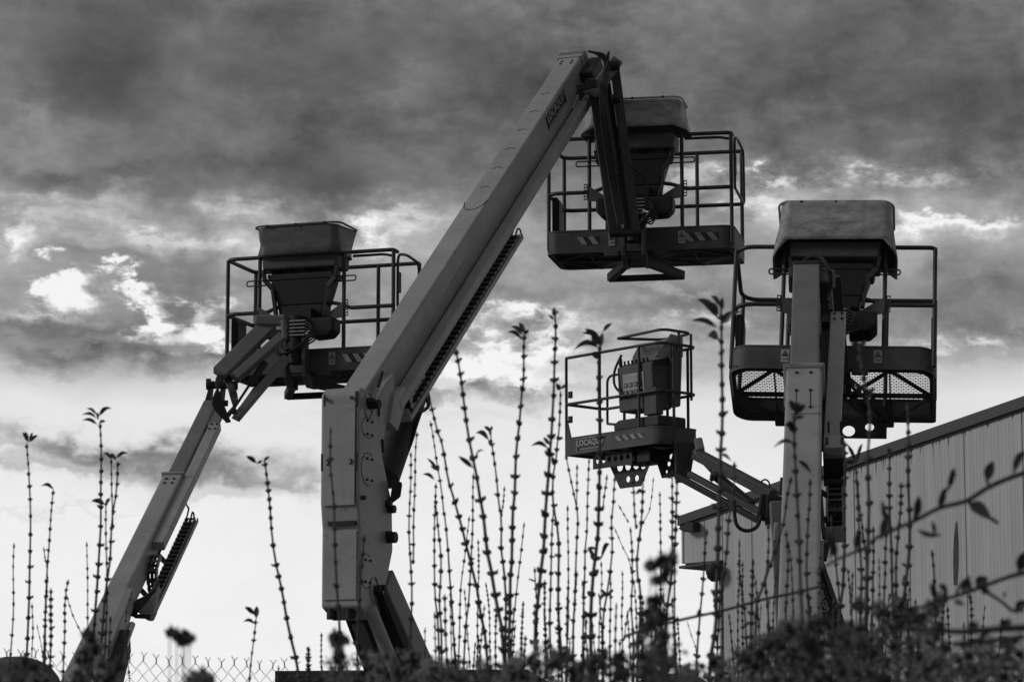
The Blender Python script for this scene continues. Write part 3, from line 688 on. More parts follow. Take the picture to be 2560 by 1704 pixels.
# ------------------------------------------------------------------ big lift in the middle
MG = 'articulated boom lifts with raised baskets'
bx0, by0 = P(1180, 2150, 26.6).x, 26.9
L2 = thing('boom_lift', 'largest boom lift, its folded boom peaking at top centre with basket hanging beside it', 'boom lift', (bx0, by0, 0), MG)
a, b = P(877, 985, 26.0), P(1428, 138, 30.5)
T2, LL = make_boom(L2, a, b, .235, .33, 1.0, None, beam=(.05, .955), tray=(.065, .56), box_t=.075, bolts=False, bx=(.14, .245))
m = MB(T2)
for k in range(2):
    for s in (-1, 1): bolt(m, (s * .055, LL - .14 - k * .05, .165), (0, 0, 1), .012, .008)
m.build('bolt', 'black', L2, kind='stuff')
# raised hoop marks and the rounded doubler plate on top of the boom
m = MB(T2)
for k in range(6):
    y = LL * (.565 + .060 * k); m.tube([(-.05 + .10 * i / 8, y + .03 * math.sin(math.pi * i / 8), .1655) for i in range(9)], .0035, 6)
m.tube([(-.115, LL * .525, .1655), (-.09, LL * .51, .1655), (-.04, LL * .50, .1655), (.04, LL * .50, .1655), (.09, LL * .51, .1655), (.115, LL * .525, .1655)], .004, 6)
m.build('weld_mark', 'steel', L2)
# lettered plate on the boom side
Tp = T2 @ Matrix(((0, 0, 1, .1185), (1, 0, 0, LL * .845), (0, 1, 0, .055), (0, 0, 0, 1)))
m = MB(Tp); m.mi = 0; m.box((0, 0, .002), (.60, .130, .003)); m.mi = 1; text_mesh('LOCAQUIP', Matrix.Translation((0, .02, .0045)), .108, m)
for i in range(12): m.box((-.24 + i * .042, -.05, .0045), (.03, .014, .001))
m.build('name_plate', ['print', 'coverlight'], L2)
# scratches and slot marks on the side
m = MB(T2)
m.tube([(.1185, LL * .30, -.02), (.1185, LL * .34, -.005), (.1185, LL * .40, -.005)], .004, 6); m.build('weld_mark', 'coverlight', L2)
# boom head
m = MB(T2)
m.box((.0, LL + .02, -.01), (.30, .10, .38)); m.build('boom_head', 'paint2', L2, bevel=.03, seg=3)
m = MB(T2); m.box((.19, LL - .05, -.03), (.13, .34, .20)); m.box((.12, LL - .30, -.12), (.10, .22, .12)); m.build('head_block', 'steel', L2, bevel=.02)
m = MB(T2); m.prism([(LL - .62, -.12), (LL - .30, -.05), (LL - .18, -.05), (LL - .18, -.19), (LL - .55, -.2)], 'x', .12, .15); m.build('head_cheek', 'paint', L2)
m = MB(); m.beam(P(1442, 222, 29.9), P(1490, 212, 29.9), .05, .05); m.build('head_clamp', 'black', L2)
for (q0, q1, w_, nm, mt) in (((1484, 225, 30.25), (1533, 580, 30.05), .085, 'jib_bar', 'steel'), ((1536, 162, 30.3), (1590, 585, 30.1), .085, 'jib_bar', 'rail')):
    m = MB(); m.beam(P(*q0), P(*q1), w_, .10, (0, 1, 0)); m.build(nm, mt, L2, bevel=.006)
m = MB(); m.beam(P(1508, 190, 30.4), P(1563, 590, 30.2), .12, .06, (0, 1, 0)); m.build('jib_web', 'black', L2)
m = MB(); m.cyl(P(1507, 230, 30.2), P(1537, 440, 30.1), .045); m.build('jib_cylinder', 'steel', L2, smooth=True)
m = MB(); m.cyl(P(1537, 440, 30.1), P(1556, 570, 30.05), .022); m.build('cylinder_rod', 'chrome', L2, smooth=True)
m = MB(); m.beam(P(1478, 240, 30.2), P(1545, 150, 30.2), .12, .12, (0, 1, 0)); m.build('head_link', 'paint2', L2, bevel=.015)
for q0, q1, r_ in ((P(1524, 585, 29.95), P(1604, 582, 29.95), .035), (P(1470, 205, 29.9), P(1500, 200, 30.5), .03), (P(1525, 165, 30.1), P(1548, 163, 30.1), .05), (P(1528, 248, 30.1), P(1548, 246, 30.1), .045)): MB().cyl(q0, q1, r_).build('pivot_pin', 'black', L2, smooth=True)
for off in (0, 5, 10, 16):
    hose([P(1470 + off, 128 + off * .2, 30.1), P(1495 + off, 138, 30.1), P(1512 + off * .6, 165, 30.1), P(1500 + off, 260, 30.0), P(1520 + off, 420, 29.95), P(1545 + off, 560, 29.9)], .011, L2)
hose([P(1500, 140, 30), P(1513, 148, 30), P(1522, 130, 30), P(1519, 160, 30), P(1508, 185, 30)], .009, L2)
hose([P(1570, 410, 30), P(1600, 435, 30.1), P(1618, 455, 30.2), P(1612, 500, 30.2)], .008, L2)
hose([P(1578, 500, 30), P(1598, 530, 30.), P(1625, 560, 30.1), P(1640, 545, 30.2)], .008, L2)
TB2 = basis(1598, 622, 30.75, 11, 0, 0, .9)
make_basket(L2, TB2, 1.86, .9, 1.13, stick=((-.27, .065, .125), (.42, .07, .125)), stripes=((-.62, -.40, 2, 1), (.42, .78, 3, 1)), cover=(.06, .36, 'coverlight', .03, 2, .018, .03), cx=-.035)
# tower link, a folded plate box
ax = Vector((math.sin(R(22.6)), math.cos(R(22.6)), 0)); wx = Vector((ax.y, -ax.x, 0))
t0 = P(855, 985, 25.75); t0.z = 0
TT = Matrix((wx, ax, Vector((0, 0, 1)))).transposed().to_4x4(); TT.translation = t0
def zt(y, d=0): return CAMZ + (P(855, y, 25.75 + d).z - CAMZ)
W3 = .345
prof_t = [(0, zt(1517)), (.0, zt(1320)), (-.035, zt(1255)), (-.035, zt(985)), (.02, zt(968)), (.33, zt(985)), (.50, zt(935)), (.66, zt(905)), (.64, zt(1000)), (.48, zt(1060)), (.42, zt(1125)), (.62, zt(1240)), (.64, zt(1360)), (.57, zt(1410)), (.40, zt(1530)), (.2, zt(1545))]
m = MB(TT); m.prism(prof_t, 'x', -W3 / 2, W3 / 2); m.build('tower_link', 'paint', L2, bevel=.022, seg=3)
m = MB(TT); m.box((0, -.043, zt(1140)), (W3 - .06, .012, zt(1000) - zt(1248) - .0)); m.build('cover_panel', 'paint', L2, bevel=.004)
m = MB(TT); m.box((0, -.008, zt(1412)), (W3 - .05, .012, zt(1322) - zt(1495))); m.build('cover_panel', 'paint', L2, bevel=.004)
m = MB(TT); m.box((.02, -.02, zt(1308)), (W3 - .10, .03, .035)); m.box((-W3 / 2 + .03, -.0385, zt(1120)), (.006, .006, .9)); m.box((W3 / 2 - .028, -.0385, zt(1120)), (.006, .006, .9)); m.box((W3 / 2 - .02, -.04, zt(1000)), (.02, .02, .12)); m.box((W3 / 2 - .02, -.04, zt(1155)), (.016, .02, .14)); m.box((-W3 / 2 + .02, -.04, zt(1155)), (.016, .02, .14)); m.build('panel_slot', 'black', L2)
m = MB(TT)
for x in (-.115, .115): bolt(m, (x, -.048, zt(998)), (0, -1, 0), .017, .014)
for x in (-.10, .105): m.tube([(x - .012, -.052, zt(1150)), (x + .012, -.056, zt(1152)), (x + .008, -.056, zt(1160)), (x - .008, -.056, zt(1162))], .006, 6)
m.build('bolt', 'steel', L2, kind='stuff')
sd = W3 / 2 + .001
for (d, y, ry, arc) in ((.14, 1066, .085, (60, 300)), (.14, 1170, .135, (60, 300)), (.12, 1425, .14, (60, 300))):
    m = MB(TT); zc = zt(y)
    m.tube([(sd, d + .13 * math.cos(R(q)), zc + ry * math.sin(R(q))) for q in range(arc[0], arc[1] + 1, 12)], .0035, 5); m.build('plate_rim', 'steel', L2)
    m = MB(TT)
    for sx2, sz in ((-.25, .75), (-.25, -.75), (.75, .75), (.75, -.75)): bolt(m, (sd, d + .09 * sx2 + .0, zc + ry * sz * .85), (1, 0, 0), .011, .012)
    m.build('bolt', 'black', L2, kind='stuff')
for (d, y, r, h_) in ((.15, 1008, .045, .13), (.10, 1000, .028, .09), (.50, 1245, .035, .06), (.54, 1258, .04, .08), (.53, 1330, .055, .10), (.50, 1322, .03, .07), (.02, 1245, .022, .05), (.30, 1470, .05, .07), (.34, 1462, .03, .10)):
    m = MB(TT); m.cyl((sd - .01, d, zt(y)), (sd + h_ * .75, d + .0, zt(y)), r * .85, 14); m.build('pivot_pin', 'steel', L2, bevel=.004)
for (d, y, h_) in ((.14, 1010, .16), (.27, 1468, .15)):
    m = MB(TT); m.tube([(sd + .004, d + .075 * math.cos(R(q)), zt(y) + h_ * .7 * math.sin(R(q))) for q in range(0, 360, 20)], .006, 6, closed=True); m.build('boss_ring', 'paint', L2)
# oblong slots in the cheek plate
for (p0_, p1_) in (((.32, 955), (.40, 915)), ((.33, 1012), (.33, 1030)), ((.40, 1085), (.42, 1118))):
    m = MB(TT); m.tube([(sd, p0_[0], zt(p0_[1])), (sd, p1_[0], zt(p1_[1]))], .014, 8); m.build('slot', 'black', L2)
m = MB(TT); z1 = zt(965); m.prism([(.50, zt(1040)), (.60, zt(960)), (.80, zt(935)), (.84, zt(965)), (.66, zt(1055))], 'x', .10, .20); m.build('cheek_bracket', 'paint', L2, bevel=.006)
# lift cylinder behind
m = MB(); m.cyl(P(960, 1195, 26.6), P(1040, 960, 27.2), .13, 22, .13); m.build('lift_cylinder', 'steel', L2, smooth=True)
m = MB(); m.cyl(P(1040, 960, 27.2), P(1075, 880, 27.4), .09, 18); m.build('cylinder_rod', 'steel', L2, smooth=True)
hose([P(1030, 940, 26.9), P(1062, 960, 26.9), P(1072, 1012, 26.9), P(1050, 1034, 26.9), P(1030, 1100, 26.8), P(1003, 1170, 26.7), P(985, 1215, 26.7)], .014, L2)
hose([P(1060, 985, 26.8), P(1070, 1010, 26.8), P(1062, 1025, 26.8), P(1045, 1030, 26.9)], .012, L2)
m = MB(); c_ = P(992, 1225, 26.2)
m.prism([(-.05, -.1), (.06, -.04), (.05, .08), (-.02, .12)], 'y', -.04, .04); m.T = Matrix.Translation(c_); m2 = MB(Matrix.Translation(c_)); m2.prism([(-.06, -.12), (.03, -.05), (.045, .06), (-.03, .09)], 'y', -.05, .05); m2.build('pipe_bracket', 'steel', L2, bevel=.01)
m = MB(); c_ = P(1140, 850, 28.2); MB(Matrix.Translation(c_)).prism([(-.09, -.02), (.03, -.02), (.05, .16), (-.02, .10)], 'y', -.05, .05).build('tray_bracket', 'steel', L2)
# feet of the tower and the lower riser
for x in (-.10, .06): MB(TT).cyl((x, .06, zt(1545)), (x, .06, zt(1512)), .045, 12).build('rubber_stop', 'black', L2)
r0, r1 = P(938, 1450, 26.35), P(1076, 1760, 27.1)
m = MB(); m.beam(r0, r1, .26, .26, ax); m.build('lower_riser', 'paint2', L2, bevel=.02)
m = MB(); m.beam(P(905, 1500, 26.0), P(985, 1720, 26.6), .36, .06, (0, 1, 0)); m.build('riser_channel', 'steel', L2, bevel=.01)
m = MB(); m.cyl(P(925, 1520, 25.85), P(1010, 1730, 26.2), .055, 18); m.build('riser_cylinder', 'paint', L2, smooth=True)
m = MB(); m.beam(P(945, 1470, 25.95), P(1050, 1730, 26.4), .05, .10, (0, 1, 0)); m.build('riser_channel', 'black', L2, bevel=.01)
m = MB(); m.beam(P(890, 1548, 26.1), P(975, 1760, 26.8), .10, .12, (0, 1, 0)); m.build('riser_rail', 'paint2', L2, bevel=.01)
m = MB(); m.beam(P(1052, 1700, 26.9), (bx0, by0, 1.2), .34, .34, ax); m.build('riser_foot', 'paint2', L2, bevel=.02)
undercarriage(L2, bx0, by0, R(20), 1.4)

# ------------------------------------------------------------------ lift at the left
gx, gy = P(20, 2150, 24.0).x, 23.9
L1 = thing('boom_lift', 'slender boom lift at the left leaning right, dark soft cover over its basket console', 'boom lift', (gx, gy, 0), MG)
a, b = P(138, 1780, 24.6), P(528, 990, 30.1)
def t_line(a, b, y):
    lo, hi = 0., 1.
    for _ in range(40):
        t = (lo + hi) / 2; q = a.lerp(b, t); d = q - Vector((0, 0, CAMZ)); yy = 852 - F * (d.z * _cp - d.y * _sp) / (d.y * _cp + d.z * _sp)
        if yy > y: lo = t
        else: hi = t
    return t
def YA(y): return a.lerp(b, t_line(a, b, y)).y
tA = lambda y: t_line(a, b, y)
T1, LL = make_boom(L1, a, b, .185, .25, tA(1184), True, beam=(tA(1345), tA(1048)), tray=(tA(1422), tA(1192)), box_t=tA(1392), W2=.15, H2=.20, bx=(.094, .195), bolts=False, dz=.215, drop=.37)
m = MB(T1)
for y in (1197, 1207):
    for s in (-1, 1): bolt(m, (s * .035, LL * tA(y), .125), (0, 0, 1), .013, .01)
m.build('bolt', 'black', L1, kind='stuff')
m = MB(T1); m.box((0, LL + .03, -.02), (.15, .16, .18)); m.build('boom_head', 'steel', L1, bevel=.02)
m = MB(T1)
for s in (-1, 1): m.prism([(LL - .10, -.14), (LL + .10, -.14), (LL + .36, .06), (LL + .34, .14), (LL + .22, .12), (LL - .04, .06)], 'x', s * .06 - .012, s * .06 + .012)
m.build('head_cheek', 'steel', L1, bevel=.006)
for q0, q1, r_ in ((P(522, 962, 30.1), P(592, 962, 30.1), .038), (P(530, 1005, 29.9), P(570, 1008, 29.9), .03), (P(516, 960, 30.1), P(527, 960, 30.1), .055), (P(586, 962, 30.1), P(594, 962, 30.1), .05)): MB().cyl(q0, q1, r_).build('pivot_pin', 'steel', L1, smooth=True)
for i in range(5):
    d = i * 6
    hose([P(575 - d * .3, 1055, 29.7), P(557 - d, 1010, 29.7), P(541 + d * .4, 960, 29.7), P(548 + d, 938, 29.75), P(566 + d * .6, 955, 29.8), P(580 + d * .5, 1000, 29.7), P(592 - d, 1035, 29.7)], .011, L1)
for (q0, q1, w_, h_, nm, mt) in (((548, 935, 30.0), (672, 812, 30.35), .15, .10, 'jib_arm', 'paint2'), ((588, 945, 30.0), (706, 842, 30.3), .085, .10, 'jib_arm', 'paint2'), ((590, 1045, 29.9), (716, 895, 30.35), .075, .08, 'jib_brace', 'paint2')):
    m = MB(); m.beam(P(*q0), P(*q1), w_, h_, (0, -1, .4)); m.build(nm, mt, L1, bevel=.01)
for (q0, q1, r) in (((572, 1040, 29.95), (628, 955, 30.1), .013), ((582, 1045, 29.95), (640, 965, 30.1), .013), ((625, 962, 30.1), (662, 905, 30.2), .035)):
    m = MB(); m.cyl(P(*q0), P(*q1), r, 12); m.build('jib_rod', 'steel', L1, smooth=True)
m = MB(); m.beam(P(637, 800, 30.3), P(712, 802, 30.3), .09, .10); m.beam(P(708, 800, 30.25), P(712, 850, 30.25), .05, .10); m.build('basket_bracket', 'paint2', L1, bevel=.02)
TB1 = basis(768, 925, 30.9, 18, 0, 0, .8)
make_basket(L1, TB1, 1.80, .8, 1.15, stick=((.26, .068, .125),), stripes=((-.895, -.62, 3, 0), (.36, .80, 4, 0)), cover=(-.02, .29, 'cover', -.01, 5, .028, .0), arms='wide', cx=-.075, hw=.44)
# lower link, hoses and bracket where the boom meets the link
m = MB(T1); m.prism([(0, -.12), (LL * tA(1440), -.12), (LL * tA(1460), -.20), (LL * tA(1520), -.30), (0, -.30)], 'x', -.06, .075); m.build('boom_root', 'paint', L1, bevel=.02)
m = MB(); m.beam(P(322, 1495, YA(1495) - .05), P(262, 1640, YA(1640) - .1), .085, .2, (0, -1, 0)); m.beam(P(266, 1622, YA(1622) - .05), P(215, 1790, YA(1770)), .12, .2, (0, -1, 0)); m.build('lower_link', 'paint', L1, bevel=.012)
m = MB(); m.cyl(P(330, 1560, YA(1560)), P(268, 1730, YA(1730)), .028); m.build('link_rod', 'chrome', L1, smooth=True)
m = MB(); m.beam(P(306, 1600, YA(1600) + .1), P(262, 1780, YA(1770) + .1), .13, .2, (0, -1, 0)); m.build('link_cylinder', 'steel', L1, smooth=True)
q_ = [(342, 1527), (385, 1478), (392, 1468), (384, 1530), (376, 1548), (368, 1550)]; yk = YA(1500) + .25
m = MB(); vs = [P(x, y, yk) for x, y in q_] + [P(x, y, yk) + Vector((.02, .10, 0)) for x, y in q_]; n = 6
m.add(vs, [tuple(range(n)), tuple(range(2 * n - 1, n - 1, -1))] + [(i, (i + 1) % n, (i + 1) % n + n, i + n) for i in range(n)]); m.build('knuckle_plate', 'paint', L1, bevel=.006)
m = MB(); m.beam(P(337, 1539, yk), P(377, 1541, yk), .1, .03); m.build('knuckle_base', 'steel', L1)
for i in range(4): hose([P(394, 1452, yk), P(386 - i * 3, 1474 + i * 3, yk - .1), P(360, 1494 + i * 4, yk - .15), P(336 + i * 3, 1508 + i * 5, yk - .2), P(332, 1540, yk - .2)], .016, L1)
m = MB(T1); m.tube([(.087, LL * tA(1470) + .05 * math.cos(R(q)), -.05 + .03 * math.sin(R(q))) for q in range(0, 180, 20)], .004, 5); m.build('weld_mark', 'steel', L1)
m = MB(); m.beam(a + Vector((.05, .1, 0)), (gx + .3, gy, 1.2), .3, .35); m.build('lower_riser', 'paint2', L1, bevel=.02)
undercarriage(L1, gx, gy, R(15), 1.4)

# ------------------------------------------------------------------ lift at the right, seen along its boom
hx, hy = P(1985, 2150, 18.6).x, 19.6
L3 = thing('boom_lift', 'boom lift at the right seen end on, basket tipped to show its mesh floor', 'boom lift', (hx, hy, 0), MG)
a, b = P(1990, 1800, 19.2), P(2016, 650, 25.4)
def t_at(y):
    lo, hi = 0., 1.
    for _ in range(40):
        t = (lo + hi) / 2; q = a.lerp(b, t); d = q - Vector((0, 0, CAMZ)); yy = 852 - F * (d.z * _cp - d.y * _sp) / (d.y * _cp + d.z * _sp)
        if yy > y: lo = t
        else: hi = t
    return t
T3, LL = make_boom(L3, a, b, .262, .31, t_at(918), True, beam=(t_at(1062), t_at(716)), tray=(t_at(1205), t_at(1010)), box_t=t_at(1180), W2=.215, H2=.27, bx=(.165, .285), bolts=False, dz=.06, beamskew=-.02)
m = MB(T3); m.box((0, LL * t_at(918) + .02, .0), (.31, .03, .36)); m.build('boom_collar', 'coverlight', L3, bevel=.012)
m = MB(T3)
for y in (932, 976, 1018):
    for s in (-1, 1): bolt(m, (s * .052, LL * t_at(y), .155), (0, 0, 1), .014, .01)
m.build('bolt', 'black', L3, kind='stuff')
m = MB(T3)
for s in (-1, 1): m.box((s * .052, LL * (t_at(976) + t_at(1018)) / 2, .1565), (.005, LL * (t_at(976) - t_at(1018)), .003))
m.box((.02, LL * t_at(1034), .1565), (.22, .006, .003)); m.build('weld_mark', 'black', L3)
m = MB(T3); m.box((0, LL + .015, -.0), (.23, .06, .28)); m.box((-.12, LL - .08, .02), (.05, .22, .16)); m.box((.14, LL - .15, .0), (.09, .35, .2)); m.build('boom_head', 'steel', L3, bevel=.02)
for i in range(4): hose([T3 @ Vector(q) for q in ((-.04, LL + .02, .13), (.05, LL + .10 + i * .012, .14), (.14, LL + .04 + i * .015, .12), (.17 + i * .012, LL - .18, .06), (.17, LL - .5, .0))], .011, L3)
m = MB(T3); m.tube(fillet([(.12, LL - .09, .10), (.22, LL - .09, .10), (.22, LL - .38, .06)], .04), .012, 8); m.build('hose_guard', 'rail', L3, smooth=True)
m = MB(T3); m.box((.225, LL * t_at(1110), -.06), (.16, .03, .22)); m.build('chain_box', 'black', L3)
m = MB(T3); xm = .225; m.box((xm, LL * t_at(1055), -.045), (.135, .20, .09)); m.build('beam_shoe', 'paint', L3, bevel=.006)
m = MB(T3)
for s in (-1, 1): m.box((xm + s * .055, LL * t_at(1055), .005), (.02, .10, .014)); m.cyl((xm + s * .045, LL * t_at(1012), -.1), (xm + s * .045, LL * t_at(1012), .02), .008, 8)
m.build('shoe_clamp', 'black', L3)
m = MB(); m.beam(P(2086, 1150, 22.75), P(2086, 1196, 22.6), .115, .10, (0, 1, 0)); m.build('tray_end', 'steel', L3, bevel=.006)
m = MB(); m.beam(P(2065, 1202, 22.5), P(2114, 1203, 22.5), .03, .035); m.build('tray_lip', 'black', L3)
for i in range(6): hose([P(2080 + i * 4, 1195, 22.6), P(2076 + i * 4, 1260, 22.5), P(2066 + i * 2.5, 1325, 22.3), P(2056 + i * 1.5, 1400, 22.1)], .011, L3)
# scraped patches and lug plates on the outer boom edges
for q0, q1 in ((P(2052, 1240, 22.0), P(2060, 1345, 21.7)), (P(1955, 1195, 22.4), P(1952, 1235, 22.3))): MB().beam(q0, q1, .025, .02, (0, 1, 0)).build('edge_guard', 'steel', L3)
m = MB(); m.beam(P(2042, 1350, 21.3), P(2040, 1420, 21.2), .09, .03, (0, 1, 0)); m.build('cheek_bracket', 'coverlight', L3, bevel=.006)
m = MB(); m.beam(P(1941, 1305, 22.0), P(1938, 1352, 22), .03, .03, (0, 1, 0)); m.build('side_lug', 'coverlight', L3, bevel=.008)
# strut with lettering on the lower link
sa, sb = P(2033, 1425, 21.4), P(2100, 1620, 20.9)
m = MB(); m.beam(sa, sb, .085, .12, (0, 1, 0)); m.build('lower_link', 'black', L3, bevel=.006)
m = MB(); off = Vector((.06, 0, .012)); m.beam(sa + off, sb + off, .03, .14, (0, 1, 0)); m.build('link_flange', 'rail', L3)
dd = (sb - sa).normalized(); nn_ = Vector((0, -1, 0)); up_ = nn_.cross(dd).normalized(); nn_ = dd.cross(up_)
Tt = Matrix((-dd, -up_ if False else up_ * -1, nn_ * 1)).transposed().to_4x4()
xd = -dd; zd = Vector((0, -1, 0)); zd = (zd - xd * zd.dot(xd)).normalized(); yd = zd.cross(xd)
Tt = Matrix((xd, yd, zd)).transposed().to_4x4(); Tt.translation = P(2058, 1518, 21.05) + zd * .06
m = MB(Tt); text_mesh('GENIE', Matrix(), .075, m); m.build('lettering', 'coverlight', L3)
m = MB(); m.beam(P(1995, 1760, 19.5), (hx, hy + .3, 1.1), .3, .3); m.build('lower_riser', 'paint2', L3, bevel=.02)
TB3 = basis(2079, 917, 27.0, 7, 20, 1.9, .97)
make_basket(L3, TB3, 1.77, .97, 1.2, stick=((-.40, .072, .125), (.39, .072, .125)), cover=(-.02, .42, 'coverlight', .015, 8, .014, .11), rx=.17, hw=.485, arms='block', inner_rail=False, gate=False)
m = MB(TB3); m.box((.85, .1, .62), (.03, .22, .30)); m.build('gate_panel', 'rail', L3, bevel=.01)
for (q0, q1, w_) in (((2052, 700, 25.7), (2075, 935, 26.0), .08), ((2088, 690, 25.8), (2110, 935, 26.1), .08)):
    m = MB(); m.beam(P(*q0), P(*q1), w_, .09, (0, 1, 0)); m.build('jib_bar', 'steel', L3, bevel=.006)
# perforated plates below the basket
def holed(T, x0, x1, z0, z1, holes, t=.012, name='perforated_plate', cut=0, parent=None, mat='steel'):
    """plate in local x,z with round holes, built as a triangulated face with hole loops"""
    bm = bmesh.new(); outer = [(x0 + cut, z0), (x1 - cut, z0), (x1, z1), (x0, z1)]
    loops = [[bm.verts.new((x, 0, z)) for x, z in outer]]
    for (hx_, hz_, r) in holes: loops.append([bm.verts.new((hx_ + r * math.cos(2 * math.pi * i / 14), 0, hz_ + r * math.sin(2 * math.pi * i / 14))) for i in range(14)])
    ed = []
    for lp in loops:
        for i in range(len(lp)): ed.append(bm.edges.new((lp[i], lp[(i + 1) % len(lp)])))
    bmesh.ops.triangle_fill(bm, use_beauty=True, edges=ed)
    fs = bmesh.ops.extrude_face_region(bm, geom=bm.faces[:]); bmesh.ops.translate(bm, vec=(0, t, 0), verts=[q for q in fs['geom'] if isinstance(q, bmesh.types.BMVert)])
    bm.verts.index_update(); m = MB(T); m.add([q.co.copy() for q in bm.verts], [tuple(q.index for q in f.verts) for f in bm.faces]); bm.free()
    return m.build(name, mat, parent)
H3 = [( -.24 + .16 * i, -.16, .048) for i in range(4)]
holed(TB3 @ Matrix.Translation((.10, .36, 0)), -.34, .36, -.24, -.04, [(-.16, -.17, .055), (.03, -.17, .055), (.21, -.13, .04)], parent=L3, cut=.0)
for k_ in (0, 1): holed(TB3 @ Matrix.Translation((.12 + .18 * k_, -.1 , 0)) @ Matrix.Rotation(R(62), 4, 'Z'), -.32, .40, -.12, -.03, [(-.2, -.075, .028), (-.08, -.075, .028), (.04, -.075, .028), (.16, -.075, .028)], parent=L3, cut=.04)
m = MB(); m.beam(P(2070, 770, 26.2), P(2092, 960, 26.4), .22, .10, (0, 1, 0)); m.build('jib_web', 'black', L3)
undercarriage(L3, hx, hy - .8, 0, 1.4)

# ------------------------------------------------------------------ small lift far behind
d0 = P(1650, 1102, 37.0)
yw = math.atan2(.75, .66)
W4, D4, H4 = 1.66, .66, 1.17
Rz = Matrix.Rotation(-yw, 4, 'Z')
kx, ky = P(1960, 2150, 36.0).x, 36.0
L4 = thing('boom_lift', 'smallest boom lift, farthest back, open cage basket held out left on a jib', 'boom lift', (kx, ky, 0), MG)
TB4 = Matrix.Translation(d0) @ Rz @ Matrix.Translation((-W4 / 2, D4 / 2, 0))
x0, x1, y0, y1 = -W4 / 2, W4 / 2, -D4 / 2, D4 / 2; T = TB4
f = MB(T); f.strip([(q[0] * .985, q[1] * .97) for q in rrect(x0, x1, y0, y1, (.03, .16, .1, .03))], -.01, .03, .03)
for xx in (-.5, -.15, .2, .55): f.beam((xx, y0 + .02, 0), (xx, y1 - .02, 0), .04, .03)
f.box((0, 0, .01), (W4 - .05, D4 - .05, .008)); bk = f.build('basket', 'steel', L4)
t = MB(T); t.strip(rrect(x0, x1, y0, y1, (.03, .18, .12, .03), 8), -.02, .19, .006); t.strip(rrect(x0 - .004, x1 + .004, y0 - .004, y1 + .004, (.03, .18, .12, .03), 8), .18, .194, .02); t.build('toeboard', 'toe', bk)
def r4(pts, r=.018, name='rail', fr=.12): MB(T).tube(fillet(pts, fr), r, 10).build(name, 'rail', bk, smooth=True)
e = .02; X0, X1, Y0, Y1 = x0 + e, x1 - e, y0 + e, y1 - e
for z in (H4, .50 * H4 + .02):
    r4([(X0, Y0, z), (X1 + .02, Y0, z), (X1 + .02, Y1, z), (.1, Y1, z)], fr=.16)
    r4([(X0, Y0, z), (X0, Y0 + .0, z), (X0, Y1, z), (-.3, Y1, z)], fr=.1) if z < H4 else None
for x, y in ((X0, Y0), (-.22, Y0), (.46, Y0), (X1 + .01, Y0 + .22), (-.45, Y1), (.3, Y1), (X1 - .16, Y1)): MB(T).tube([(x, y, .03), (x, y, H4 if (x, y) != (-.45, Y1) else H4 * .8)], .018, 10).build('post', 'rail', bk, smooth=True)
r4([(-.75, Y1, .36 * H4), (-.75, Y1, .86 * H4), (-.36, Y1, .86 * H4), (-.22, Y1, .40 * H4), (-.30, Y1, .30 * H4), (-.75, Y1, .36 * H4)], .016, 'gate', .1)
r4([(-.45, Y1, .80 * H4), (-.1, Y1, .80 * H4), (-.02, Y1, .80 * H4)], .016)
m = MB(T)
for z in (.42, .72): m.box((X0 + .05, Y0 + .02, z), (.05, .03, .08))
m.build('gate_hinge', 'black', bk)
# cage loops above and beside the controls
r4([(X1 - .75, Y0 + .04, H4 + .14), (X1 + .02, Y0 + .04, H4 + .16), (X1 + .02, Y1 - .1, H4 + .16), (X1 - .45, Y1 - .1, H4 + .14), (X1 - .75, Y0 + .04, H4 + .14)], .017, 'guard_loop', .12)
for q in ((X1 + .02, Y0 + .30), (X1 + .02, Y1 - .12)): MB(T).tube([(q[0], q[1], H4 * .45), (q[0], q[1], H4 + .15)], .016, 8).build('post', 'rail', bk)
r4([(.10, Y0 + .06, H4 - .06), (.05, Y0 - .02, H4 * .78), (.05, Y0 - .02, H4 * .62), (.22, Y0 + .02, H4 * .50)], .016, 'guard_loop', .1)
r4([(.16, Y0 + .1, H4 * .64), (-.02, Y0 + .1, H4 * .60)], .012, 'hook')
# console: leaning panel box with levers and a label sheet
m = MB(T); m.prism([(Y0 + .05, .42), (Y0 + .34, .42), (Y0 + .40, .82 * H4), (Y0 + .02, .82 * H4)], 'x', .06, .66); m.build('console_box', 'toe', bk, bevel=.02)
m = MB(T); m.add([(.10, Y0 + .03, .83 * H4), (.66, Y0 + .03, .83 * H4), (.66, Y0 + .42, H4 * .92), (.10, Y0 + .42, H4 * .92), (.10, Y0 + .03, .79 * H4), (.66, Y0 + .03, .79 * H4), (.66, Y0 + .42, .8 * H4), (.10, Y0 + .42, .8 * H4)], [(0, 1, 2, 3), (4, 5, 6, 7), (0, 1, 5, 4), (1, 2, 6, 5), (2, 3, 7, 6), (3, 0, 4, 7)]); m.build('console_panel', 'steel', bk)
m = MB(T); m.prism([(.04, .46), (.70, .46), (.74, H4 + .02), (.60, H4 + .09), (.12, H4 + .07), (.02, H4 - .05)], 'y', Y0 + .30, Y0 + .46); m.build('control_cover', 'cover', bk, bevel=.025)
m = MB(T)
for i in range(7): m.cyl((.16 + i * .065, Y0 + .06, .83 * H4), (.16 + i * .065, Y0 + .05, .83 * H4 + .055), .013, 8)
m.cyl((.12, Y0 + .03, .82 * H4), (.12, Y0 + .02, .82 * H4 + .10), .022, 10); m.build('lever', 'black', bk)
m = MB(T); m.prism([(.02, .84 * H4), (.68, .84 * H4), (.72, H4 + .13), (.04, H4 + .11)], 'y', Y0 + .42, Y0 + .44); m.build('console_hood', 'coverlight', bk, bevel=.01)
